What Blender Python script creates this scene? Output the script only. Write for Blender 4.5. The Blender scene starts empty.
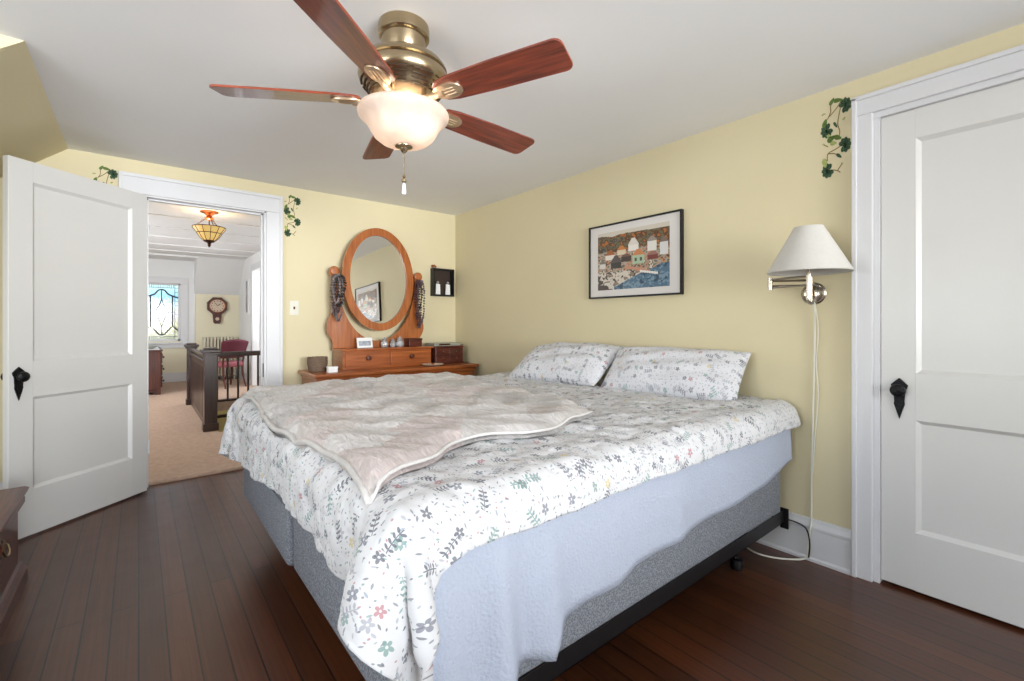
import bpy, bmesh, math, random
import numpy as np
from mathutils import Vector, Matrix
from mathutils.bvhtree import BVHTree

random.seed(7)
sc = bpy.context.scene
col = sc.collection
R = math.radians

# ------------------------------------------------------------------ camera, world, light, exposure
cd = bpy.data.cameras.new('camera')
cam = bpy.data.objects.new('camera', cd)
col.objects.link(cam)
cam.location = (-2.542, -4.053, 1.15)
cam.rotation_euler = (R(90), 0, -0.683)
cd.sensor_width = 36.0
cd.lens = 459.03 / 1024 * 36
cd.shift_y = -0.01714
cd.clip_start = 0.02
sc.camera = cam

sc.view_settings.view_transform = 'Standard'
sc.view_settings.look = 'None'
sc.view_settings.gamma = 1.0
sc.view_settings.use_curve_mapping = False
sc.view_settings.exposure = -0.42

world = bpy.data.worlds.new('sky')
sc.world = world
world.use_nodes = True
wn = world.node_tree.nodes
bg = wn['Background']
sky = wn.new('ShaderNodeTexSky')
sky.sky_type = 'NISHITA'
sky.sun_disc = False
sky.sun_elevation = R(40)
sky.sun_rotation = R(200)
world.node_tree.links.new(sky.outputs['Color'], bg.inputs['Color'])
bg.inputs['Strength'].default_value = 0.45


def area(name, loc, rot, sx, sy, power, color=(1, 1, 1)):
    l = bpy.data.lights.new(name, 'AREA')
    l.shape = 'RECTANGLE'
    l.size, l.size_y = sx, sy
    l.energy = power
    l.color = color
    o = bpy.data.objects.new(name, l)
    o.location = loc
    o.rotation_euler = rot
    col.objects.link(o)
    return o


area('daylight_south_window', (-1.9, -7.17, 1.4), (R(114), 0, 0), 2.5, 1.2, 48, (0.90, 0.95, 1.0))
wall_fill = area('far_wall_fill', (-1.9, -7.16, 1.45), (R(97), 0, 0), 2.5, 1.2, 58, (0.92, 0.96, 1.0))  # added narrow beam that brightens the north wall and far ceiling
wall_fill.data.spread = R(55)
area('daylight_west_window', (-4.98, -3.2, 1.3), (R(128), 0, R(-90)), 2.1, 1.1, 92, (0.90, 0.95, 1.0))
area('hall_fill', (-4.4, 3.2, 1.5), (R(90), 0, R(-90)), 1.8, 1.5, 120, (0.9, 0.95, 1.0))  # added fill to brighten the hall; no window stands on this side
area('daylight_stair_room', (-0.2, 5.0, 1.6), (R(78), 0, R(90)), 1.2, 1.6, 42, (0.92, 0.96, 1.0))

# ------------------------------------------------------------------ materials


def _n(nt, t, **kw):
    n = nt.nodes.new(t)
    for k, v in kw.items():
        setattr(n, k, v)
    return n


def srgb(r, g, b):
    f = lambda c: ((c / 255 + 0.055) / 1.055) ** 2.4 if c / 255 > 0.04045 else c / 255 / 12.92
    return (f(r), f(g), f(b), 1.0)


def mat(name, c, rough=0.5, metal=0.0, var=0.06, scale=12.0, bump=0.0, bscale=60.0, coat=0.0, stretch=None, c2=None, spec=0.5):
    m = bpy.data.materials.new(name)
    m.use_nodes = True
    nt = m.node_tree
    b = nt.nodes['Principled BSDF']
    b.inputs['Roughness'].default_value = rough
    b.inputs['Metallic'].default_value = metal
    b.inputs['Coat Weight'].default_value = coat
    b.inputs['Specular IOR Level'].default_value = spec
    tc = _n(nt, 'ShaderNodeTexCoord')
    mp = _n(nt, 'ShaderNodeMapping')
    if stretch:
        mp.inputs['Scale'].default_value = stretch
    nt.links.new(tc.outputs['Object'], mp.inputs['Vector'])
    no = _n(nt, 'ShaderNodeTexNoise')
    no.inputs['Scale'].default_value = scale
    no.inputs['Detail'].default_value = 5
    nt.links.new(mp.outputs['Vector'], no.inputs['Vector'])
    rp = _n(nt, 'ShaderNodeValToRGB')
    if c2 is None:
        c2 = tuple(max(0, x * (1 - 2.2 * var)) for x in c[:3]) + (1,)
    rp.color_ramp.elements[0].color = c2
    rp.color_ramp.elements[1].color = c
    rp.color_ramp.elements[0].position = 0.3
    rp.color_ramp.elements[1].position = 0.7
    nt.links.new(no.outputs['Fac'], rp.inputs['Fac'])
    nt.links.new(rp.outputs['Color'], b.inputs['Base Color'])
    if bump:
        n2 = _n(nt, 'ShaderNodeTexNoise')
        n2.inputs['Scale'].default_value = bscale
        n2.inputs['Detail'].default_value = 4
        nt.links.new(mp.outputs['Vector'], n2.inputs['Vector'])
        bp = _n(nt, 'ShaderNodeBump')
        bp.inputs['Strength'].default_value = bump
        bp.inputs['Distance'].default_value = 0.01
        nt.links.new(n2.outputs['Fac'], bp.inputs['Height'])
        nt.links.new(bp.outputs['Normal'], b.inputs['Normal'])
    return m


def wood(name, c1, c2, rough=0.35, axis='x', scale=6.0, coat=0.2, stretch=14):
    s = {'x': (1, stretch, stretch), 'y': (stretch, 1, stretch), 'z': (stretch, stretch, 1)}[axis]
    return mat(name, c1, rough, 0, 0, scale, 0.08, 30, coat, s, c2)


def floor_mat():
    m = bpy.data.materials.new('dark_floor_boards')
    m.use_nodes = True
    nt = m.node_tree
    L = nt.links.new
    b = nt.nodes['Principled BSDF']
    tc = _n(nt, 'ShaderNodeTexCoord')
    mp = _n(nt, 'ShaderNodeMapping')
    mp.inputs['Rotation'].default_value = (0, 0, R(90))
    L(tc.outputs['Object'], mp.inputs['Vector'])
    br = _n(nt, 'ShaderNodeTexBrick')
    br.offset = 0.37
    br.inputs['Scale'].default_value = 1.0
    br.inputs['Brick Width'].default_value = 2.6
    br.inputs['Row Height'].default_value = 0.082
    br.inputs['Mortar Size'].default_value = 0.0028
    br.inputs['Mortar Smooth'].default_value = 0.2
    br.inputs['Bias'].default_value = 0.0
    br.inputs['Color1'].default_value = srgb(94, 52, 29)
    br.inputs['Color2'].default_value = srgb(70, 38, 21)
    br.inputs['Mortar'].default_value = srgb(12, 6, 5)
    L(mp.outputs['Vector'], br.inputs['Vector'])
    mp2 = _n(nt, 'ShaderNodeMapping')
    mp2.inputs['Scale'].default_value = (20, 0.3, 1)
    L(tc.outputs['Object'], mp2.inputs['Vector'])
    no = _n(nt, 'ShaderNodeTexNoise')
    no.inputs['Scale'].default_value = 5
    no.inputs['Detail'].default_value = 6
    L(mp2.outputs['Vector'], no.inputs['Vector'])
    mx = _n(nt, 'ShaderNodeMix', data_type='RGBA', blend_type='MULTIPLY')
    mx.inputs[0].default_value = 0.75
    rp = _n(nt, 'ShaderNodeValToRGB')
    rp.color_ramp.elements[0].position = 0.25
    rp.color_ramp.elements[0].color = (0.45, 0.42, 0.40, 1)
    rp.color_ramp.elements[1].position = 0.75
    rp.color_ramp.elements[1].color = (1.25, 1.2, 1.15, 1)
    L(no.outputs['Fac'], rp.inputs['Fac'])
    L(br.outputs['Color'], mx.inputs[6])
    L(rp.outputs['Color'], mx.inputs[7])
    L(mx.outputs[2], b.inputs['Base Color'])
    n3 = _n(nt, 'ShaderNodeTexNoise')
    n3.inputs['Scale'].default_value = 9
    n3.inputs['Detail'].default_value = 8
    L(tc.outputs['Object'], n3.inputs['Vector'])
    mr = _n(nt, 'ShaderNodeMapRange')
    mr.inputs['From Min'].default_value = 0.3
    mr.inputs['From Max'].default_value = 0.7
    mr.inputs['To Min'].default_value = 0.285
    mr.inputs['To Max'].default_value = 0.35
    L(n3.outputs['Fac'], mr.inputs['Value'])
    L(mr.outputs['Result'], b.inputs['Roughness'])
    bp = _n(nt, 'ShaderNodeBump')
    bp.inputs['Strength'].default_value = 0.35
    bp.inputs['Distance'].default_value = 0.0016
    lo_ = _n(nt, 'ShaderNodeMath', operation='MULTIPLY')
    lo_.inputs[1].default_value = 0.12
    L(no.outputs['Fac'], lo_.inputs[0])
    ad = _n(nt, 'ShaderNodeMath', operation='SUBTRACT')
    L(lo_.outputs[0], ad.inputs[0])
    L(br.outputs['Fac'], ad.inputs[1])
    L(ad.outputs[0], bp.inputs['Height'])
    L(bp.outputs['Normal'], b.inputs['Normal'])
    b.inputs['Specular IOR Level'].default_value = 0.75
    b.inputs['Coat Weight'].default_value = 0.0
    b.inputs['Coat Roughness'].default_value = 0.16
    return m


def floral_mat(name, base=(0.66, 0.655, 0.665), k=1.5, mode='duvet'):
    """white cotton printed with grey, green and red leaves and flowers; UV is in metres"""
    m = bpy.data.materials.new(name)
    m.use_nodes = True
    nt = m.node_tree
    L = nt.links.new
    b = nt.nodes['Principled BSDF']
    b.inputs['Roughness'].default_value = 0.85
    b.inputs['Specular IOR Level'].default_value = 0.15
    uv = _n(nt, 'ShaderNodeUVMap')

    def M(op, *a):
        n = _n(nt, 'ShaderNodeMath', operation=op)
        for i, x in enumerate(a):
            if isinstance(x, (int, float)):
                n.inputs[i].default_value = x
            else:
                L(x, n.inputs[i])
        return n.outputs[0]

    def layer(prev, scale, off, density, shape, pal, strength=0.9):
        mp = _n(nt, 'ShaderNodeMapping')
        mp.inputs['Location'].default_value = off
        L(uv.outputs['UV'], mp.inputs['Vector'])
        vo = _n(nt, 'ShaderNodeTexVoronoi', voronoi_dimensions='2D')
        vo.inputs['Scale'].default_value = scale
        vo.inputs['Randomness'].default_value = 0.75
        L(mp.outputs['Vector'], vo.inputs['Vector'])
        sub = _n(nt, 'ShaderNodeVectorMath', operation='SUBTRACT')
        L(mp.outputs['Vector'], sub.inputs[0])
        L(vo.outputs['Position'], sub.inputs[1])
        sp = _n(nt, 'ShaderNodeSeparateColor')
        L(vo.outputs['Color'], sp.inputs['Color'])
        rot = _n(nt, 'ShaderNodeVectorRotate', rotation_type='Z_AXIS')
        L(sub.outputs[0], rot.inputs['Vector'])
        L(M('MULTIPLY', sp.outputs[0], 6.283), rot.inputs['Angle'])
        sx = _n(nt, 'ShaderNodeSeparateXYZ')
        L(rot.outputs[0], sx.inputs[0])
        x, y = sx.outputs[0], sx.outputs[1]
        if shape[0] == 'leaf':
            A, B = shape[1:]
            d = M('ADD', M('POWER', M('DIVIDE', M('ABSOLUTE', x), A), 1.6), M('POWER', M('DIVIDE', M('ABSOLUTE', y), B), 1.6))
            mask = M('LESS_THAN', d, 1.0)
        elif shape[0] == 'flower':
            Rr = shape[1]
            r = M('SQRT', M('ADD', M('MULTIPLY', x, x), M('MULTIPLY', y, y)))
            th = M('ARCTAN2', y, x)
            lim = M('MULTIPLY', M('ADD', M('MULTIPLY', M('ABSOLUTE', M('COSINE', M('MULTIPLY', th, 2.5))), 0.62), 0.38), Rr)
            mask = M('MULTIPLY', M('LESS_THAN', r, lim), M('GREATER_THAN', r, Rr * 0.2))
        else:  # sprig
            Ls, p = shape[1:]
            ax = M('ABSOLUTE', x)
            yy = M('SUBTRACT', M('FLOORED_MODULO', y, p), p / 2)
            lf = M('ADD', M('POWER', M('DIVIDE', M('SUBTRACT', ax, p * 0.55), p * 0.45), 2.0), M('POWER', M('DIVIDE', M('ADD', yy, M('MULTIPLY', ax, -0.35)), p * 0.26), 2.0))
            mask = M('MAXIMUM', M('LESS_THAN', lf, 1.0), M('LESS_THAN', ax, 0.0011))
            mask = M('MULTIPLY', mask, M('LESS_THAN', M('ABSOLUTE', y), Ls))
        mask = M('MULTIPLY', mask, M('LESS_THAN', sp.outputs[1], density))
        rp = _n(nt, 'ShaderNodeValToRGB')
        rp.color_ramp.interpolation = 'CONSTANT'
        el = rp.color_ramp.elements
        while len(el) < len(pal):
            el.new(0.5)
        for i, c in enumerate(pal):
            el[i].position = i / len(pal)
            el[i].color = c
        L(sp.outputs[2], rp.inputs['Fac'])
        mx = _n(nt, 'ShaderNodeMix', data_type='RGBA')
        L(M('MULTIPLY', mask, strength), mx.inputs[0])
        if prev is None:
            mx.inputs[6].default_value = base + (1,)
        else:
            L(prev, mx.inputs[6])
        L(rp.outputs['Color'], mx.inputs[7])
        return mx.outputs[2]

    grey, lg, dk = srgb(122, 124, 134), srgb(165, 166, 174), srgb(95, 98, 108)
    green, red, yel, blue = srgb(122, 152, 146), srgb(180, 122, 128), srgb(206, 188, 140), srgb(138, 150, 166)
    o = layer(None, 30 * k, (0, 0, 0), 0.62, ('leaf', 0.0085 / k, 0.0032 / k), [grey, lg, grey, green, lg, blue, dk], 0.7)
    o = layer(o, 44 * k, (3.3, 1.7, 0), 0.42, ('leaf', 0.0042 / k, 0.0026 / k), [grey, lg, dk, red, green], 0.75)
    o = layer(o, 13 * k, (1.1, 5.2, 0), 0.50, ('flower', 0.019 / k), [grey, dk, red, green, lg, grey, lg, dk, grey, yel, lg, dk], 0.8)
    o = layer(o, 9 * k, (7.1, 2.3, 0), 0.55, ('sprig', 0.036 / k, 0.016 / k), [grey, dk, lg, green], 0.85)
    L(o, b.inputs['Base Color'])
    no = _n(nt, 'ShaderNodeTexNoise')
    no.inputs['Scale'].default_value = 26
    no.inputs['Detail'].default_value = 6
    L(uv.outputs['UV'], no.inputs['Vector'])
    bp = _n(nt, 'ShaderNodeBump')
    bp.inputs['Strength'].default_value = 0.35
    bp.inputs['Distance'].default_value = 0.012
    L(no.outputs['Fac'], bp.inputs['Height'])
    L(bp.outputs['Normal'], b.inputs['Normal'])
    return m


def quilt_mat():
    m = bpy.data.materials.new('taupe_patchwork_satin')
    m.use_nodes = True
    nt = m.node_tree
    L = nt.links.new
    b = nt.nodes['Principled BSDF']
    b.inputs['Roughness'].default_value = 0.5
    b.inputs['Sheen Weight'].default_value = 0.2
    uv = _n(nt, 'ShaderNodeUVMap')
    mp = _n(nt, 'ShaderNodeMapping')
    mp.inputs['Rotation'].default_value = (0, 0, R(38))
    L(uv.outputs['UV'], mp.inputs['Vector'])
    vo = _n(nt, 'ShaderNodeTexVoronoi', voronoi_dimensions='2D', distance='CHEBYCHEV')
    vo.inputs['Scale'].default_value = 5.0
    vo.inputs['Randomness'].default_value = 0.55
    L(mp.outputs['Vector'], vo.inputs['Vector'])
    sp = _n(nt, 'ShaderNodeSeparateColor')
    L(vo.outputs['Color'], sp.inputs['Color'])
    rp = _n(nt, 'ShaderNodeValToRGB')
    rp.color_ramp.interpolation = 'CONSTANT'
    pal = [srgb(206, 201, 198), srgb(202, 189, 186), srgb(190, 186, 184), srgb(212, 208, 206), srgb(199, 191, 187)]
    el = rp.color_ramp.elements
    while len(el) < len(pal):
        el.new(0.5)
    for i, c in enumerate(pal):
        el[i].position = i / len(pal)
        el[i].color = c
    L(sp.outputs[0], rp.inputs['Fac'])
    wv = _n(nt, 'ShaderNodeTexNoise')
    mp3 = _n(nt, 'ShaderNodeMapping')
    mp3.inputs['Scale'].default_value = (3.2, 1, 1)
    mp3.inputs['Rotation'].default_value = (0, 0, R(25))
    L(uv.outputs['UV'], mp3.inputs['Vector'])
    L(mp3.outputs['Vector'], wv.inputs['Vector'])
    wv.inputs['Scale'].default_value = 22
    wv.inputs['Detail'].default_value = 6
    wv.inputs['Distortion'].default_value = 0.6
    r2 = _n(nt, 'ShaderNodeValToRGB')
    r2.color_ramp.elements[0].position = 0.35
    r2.color_ramp.elements[0].color = (0.72, 0.70, 0.69, 1)
    r2.color_ramp.elements[1].position = 0.62
    r2.color_ramp.elements[1].color = (1.05, 1.04, 1.04, 1)
    L(wv.outputs['Fac'], r2.inputs['Fac'])
    mx = _n(nt, 'ShaderNodeMix', data_type='RGBA', blend_type='MULTIPLY')
    mx.inputs[0].default_value = 0.6
    L(rp.outputs['Color'], mx.inputs[6])
    L(r2.outputs['Color'], mx.inputs[7])
    L(mx.outputs[2], b.inputs['Base Color'])
    ad = _n(nt, 'ShaderNodeMath', operation='ADD')
    mu = _n(nt, 'ShaderNodeMath', operation='MULTIPLY')
    mu.inputs[1].default_value = -2.0
    L(vo.outputs['Distance'], mu.inputs[0])
    L(wv.outputs['Fac'], ad.inputs[0])
    L(mu.outputs[0], ad.inputs[1])
    bp = _n(nt, 'ShaderNodeBump')
    bp.inputs['Strength'].default_value = 0.8
    bp.inputs['Distance'].default_value = 0.012
    L(ad.outputs[0], bp.inputs['Height'])
    L(bp.outputs['Normal'], b.inputs['Normal'])
    return m


def ticking_mat():
    """woven grey box spring cloth with fine speckle"""
    m = mat('grey_box_spring_weave', srgb(150, 154, 164), 0.9, 0, 0, 3, 0, 60, c2=srgb(140, 144, 154), spec=0.1)
    nt = m.node_tree
    b = nt.nodes['Principled BSDF']
    tc = _n(nt, 'ShaderNodeTexCoord')
    vo = _n(nt, 'ShaderNodeTexVoronoi')
    vo.inputs['Scale'].default_value = 190
    nt.links.new(tc.outputs['Object'], vo.inputs['Vector'])
    rp = _n(nt, 'ShaderNodeValToRGB')
    rp.color_ramp.elements[0].color = srgb(80, 84, 93)
    rp.color_ramp.elements[1].color = srgb(148, 151, 158)
    rp.color_ramp.elements[1].position = 0.75
    nt.links.new(vo.outputs['Distance'], rp.inputs['Fac'])
    nt.links.new(rp.outputs['Color'], b.inputs['Base Color'])
    return m


def emit_mat(name, c, e, base=None, rough=0.3):
    m = mat(name, base or c, rough, 0, 0.05, 9)
    b = m.node_tree.nodes['Principled BSDF']
    b.inputs['Emission Color'].default_value = c
    b.inputs['Emission Strength'].default_value = e
    return m


def attr_mat(name, rough=0.4, coat=0.0):
    m = bpy.data.materials.new(name)
    m.use_nodes = True
    nt = m.node_tree
    a = _n(nt, 'ShaderNodeVertexColor')
    a.layer_name = 'ink'
    b = nt.nodes['Principled BSDF']
    b.inputs['Roughness'].default_value = rough
    b.inputs['Coat Weight'].default_value = coat
    nt.links.new(a.outputs['Color'], b.inputs['Base Color'])
    return m


def leaded_mat():
    """clear and tinted textured panes: light passes through, tinted blue above and straw below"""
    m = bpy.data.materials.new('leaded_pane_tint')
    m.use_nodes = True
    nt = m.node_tree
    L = nt.links.new
    out = nt.nodes['Material Output']
    nt.nodes.remove(nt.nodes['Principled BSDF'])
    tc = _n(nt, 'ShaderNodeTexCoord')
    sx = _n(nt, 'ShaderNodeSeparateXYZ')
    L(tc.outputs['Object'], sx.inputs[0])
    mr = _n(nt, 'ShaderNodeMapRange')
    mr.inputs['From Min'].default_value = 0.75
    mr.inputs['From Max'].default_value = 1.9
    L(sx.outputs[2], mr.inputs['Value'])
    rp = _n(nt, 'ShaderNodeValToRGB')
    e = rp.color_ramp.elements
    while len(e) < 6:
        e.new(0.5)
    for i, (p, c) in enumerate([(0, srgb(244, 246, 240)), (0.3, srgb(250, 246, 226)), (0.45, srgb(244, 242, 248)), (0.6, srgb(240, 246, 252)), (0.78, srgb(196, 226, 250)), (1, srgb(240, 250, 250))]):
        e[i].position = p
        e[i].color = c
    L(mr.outputs['Result'], rp.inputs['Fac'])
    tr = _n(nt, 'ShaderNodeBsdfTranslucent')
    tp = _n(nt, 'ShaderNodeBsdfTransparent')
    gl = _n(nt, 'ShaderNodeBsdfGlossy')
    gl.inputs['Roughness'].default_value = 0.1
    L(rp.outputs['Color'], tr.inputs['Color'])
    L(rp.outputs['Color'], tp.inputs['Color'])
    m1 = _n(nt, 'ShaderNodeMixShader')
    m1.inputs[0].default_value = 0.8
    L(tr.outputs[0], m1.inputs[1])
    L(tp.outputs[0], m1.inputs[2])
    m2 = _n(nt, 'ShaderNodeMixShader')
    m2.inputs[0].default_value = 0.05
    L(m1.outputs[0], m2.inputs[1])
    L(gl.outputs[0], m2.inputs[2])
    L(m2.outputs[0], out.inputs['Surface'])
    return m


M = {}
M['yellow'] = mat('pale_yellow_wall_paint', srgb(222, 211, 176), 0.75, 0, 0.01, 3, 0.04, 90, spec=0.2)
M['ceil'] = mat('white_ceiling_paint', srgb(242, 242, 242), 0.6, 0, 0.008, 2, 0.03, 60, spec=0.3)
M['trim'] = mat('white_gloss_trim_paint', srgb(217, 217, 219), 0.35, 0, 0.01, 5, 0.02, 40)
M['door'] = mat('white_door_paint', srgb(216, 215, 212), 0.32, 0, 0.008, 4, 0.02, 30)
M['floor'] = floor_mat()
M['carpet'] = mat('beige_carpet_pile', srgb(198, 170, 150), 0.95, 0, 0.08, 30, 0.6, 160, spec=0.05)
M['hallwall'] = mat('cream_hall_paint', srgb(240, 232, 205), 0.7, 0, 0.01, 3, spec=0.2)
M['hallwhite'] = mat('white_hall_paint', srgb(238, 238, 238), 0.6, 0, 0.01, 3, spec=0.2)
M['stairyellow'] = mat('yellow_stairwell_paint', srgb(226, 206, 140), 0.7, 0, 0.02, 3)
M['duvet'] = floral_mat('floral_duvet_cotton')
M['pillow'] = floral_mat('floral_pillowcase_cotton', (0.68, 0.68, 0.71), 1.6)
M['quilt'] = quilt_mat()
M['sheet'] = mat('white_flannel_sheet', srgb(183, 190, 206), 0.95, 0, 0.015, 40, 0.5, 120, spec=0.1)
M['mattress'] = mat('white_mattress_ticking', srgb(235, 235, 238), 0.9, 0, 0.02, 20, 0.1, 60)
M['boxspring'] = ticking_mat()
M['black'] = mat('black_enamelled_steel', srgb(22, 22, 25), 0.4, 0.2, 0.05, 20)
M['blackiron'] = mat('black_cast_iron', srgb(18, 18, 20), 0.28, 0.5, 0.1, 60, 0.5, 120)
M['brass'] = mat('antique_brass_metal', srgb(176, 158, 128), 0.27, 1.0, 0.05, 20, stretch=(1, 1, 12))
M['brassdark'] = mat('dark_slot_shadow_metal', srgb(70, 55, 40), 0.5, 0.6, 0.05, 20)
M['brassarm'] = mat('pale_brushed_brass', srgb(214, 190, 160), 0.35, 0.9, 0.05, 25)
M['blade'] = wood('cherry_blade_veneer', srgb(150, 66, 38), srgb(84, 28, 18), 0.3, 'x', 5, 0.4)
M['bowl'] = None
M['nickel'] = mat('brushed_nickel', srgb(196, 188, 176), 0.22, 1.0, 0.04, 30)
M['shade'] = mat('grey_white_lamp_shade_linen', srgb(208, 205, 199), 0.9, 0, 0.02, 60, 0.1, 200)
M['cord'] = mat('white_plastic_cord', srgb(226, 224, 210), 0.5, 0, 0.02, 20)
M['pine'] = wood('honey_pine_wood', srgb(176, 98, 44), srgb(130, 62, 24), 0.32, 'x', 4, 0.35)
M['pinez'] = wood('honey_pine_upright_grain', srgb(182, 106, 50), srgb(140, 72, 28), 0.32, 'z', 4, 0.35)
M['pinedark'] = mat('dark_pine_knob', srgb(92, 40, 18), 0.3, 0, 0.1, 30, coat=0.3)
M['mirror'] = mat('silvered_mirror_glass', srgb(240, 240, 240), 0.0, 1.0, 0.0, 2)
M['cherry'] = wood('dark_cherry_wood', srgb(98, 40, 26), srgb(60, 20, 14), 0.3, 'x', 5, 0.3)
M['mahog'] = wood('red_brown_cedar_chest_wood', srgb(98, 48, 38), srgb(62, 26, 22), 0.38, 'y', 5, 0.2)
M['mahogz'] = wood('dark_walnut_upright_grain', srgb(96, 44, 28), srgb(52, 22, 15), 0.4, 'z', 4, 0.1)
M['newel'] = wood('dark_oak_newel_wood', srgb(62, 38, 30), srgb(36, 20, 16), 0.35, 'z', 5, 0.3)
M['wicker'] = mat('grey_tan_wicker', srgb(142, 118, 98), 0.8, 0, 0.2, 70, 0.8, 90, stretch=(1, 1, 3))
M['white'] = mat('white_card', srgb(238, 238, 238), 0.5, 0, 0.02, 10)
M['matboard'] = mat('off_white_mat_board', srgb(222, 218, 214), 0.8, 0, 0.01, 20)
M['satin'] = mat('pale_satin_binding', srgb(208, 204, 201), 0.35, 0, 0.06, 30, 0.3, 60)
M['ink'] = attr_mat('printed_ink', 0.3, 0.0)
M['greybox'] = mat('grey_green_tin', srgb(160, 160, 148), 0.4, 0, 0.1, 20)
M['glassware'] = mat('clear_cut_glass', srgb(225, 228, 230), 0.08, 0.0, 0.05, 40, 0.3, 80)
M['glassware'].node_tree.nodes['Principled BSDF'].inputs['Transmission Weight'].default_value = 0.6
M['bead1'] = mat('smoky_beads', srgb(120, 112, 116), 0.3, 0, 0.3, 200)
M['bead2'] = mat('plum_beads', srgb(88, 58, 66), 0.3, 0, 0.3, 200)
M['bead3'] = mat('pearl_beads', srgb(150, 138, 134), 0.2, 0, 0.1, 200)
M['bead4'] = mat('jet_beads', srgb(38, 34, 38), 0.2, 0, 0.2, 200)
M['leafd'] = mat('dark_green_stencil_paint', srgb(62, 92, 64), 0.8, 0, 0.2, 90)
M['leafm'] = mat('mid_green_stencil_paint', srgb(104, 130, 60), 0.8, 0, 0.2, 90)
M['leafl'] = mat('light_green_stencil_paint', srgb(176, 186, 110), 0.8, 0, 0.15, 90)
M['vein'] = mat('pale_vein_stencil_paint', srgb(186, 198, 158), 0.8, 0, 0.1, 90)
M['stem'] = mat('brown_stem_stencil_paint', srgb(140, 112, 62), 0.8, 0, 0.1, 90)
M['lead'] = mat('grey_lead_came', srgb(62, 68, 76), 0.5, 0.6, 0.1, 40)
M['pane'] = leaded_mat()
M['copper'] = mat('burnished_copper', srgb(196, 122, 84), 0.3, 1.0, 0.1, 30)
M['bronze'] = mat('dark_bronze', srgb(78, 48, 32), 0.35, 0.8, 0.1, 40)
M['burgundy'] = mat('burgundy_velvet', srgb(98, 34, 50), 0.8, 0, 0.1, 40, 0.1, 80)
M['rose'] = mat('dusty_rose_velvet', srgb(158, 88, 96), 0.8, 0, 0.1, 40, 0.1, 80)
M['radiator'] = mat('cream_radiator_enamel', srgb(226, 218, 196), 0.4, 0, 0.05, 20)
M['clockface'] = mat('aged_clock_dial', srgb(222, 200, 176), 0.5, 0, 0.1, 60)
M['amber'] = emit_mat('amber_leaded_glass', srgb(240, 205, 130), 0.55, srgb(226, 186, 110))
M['gapshade'] = mat('dark_gap_shade', srgb(30, 22, 18), 0.9)  # near-black colour standing in for shade in the closed door's gaps

# ------------------------------------------------------------------ builders


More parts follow.
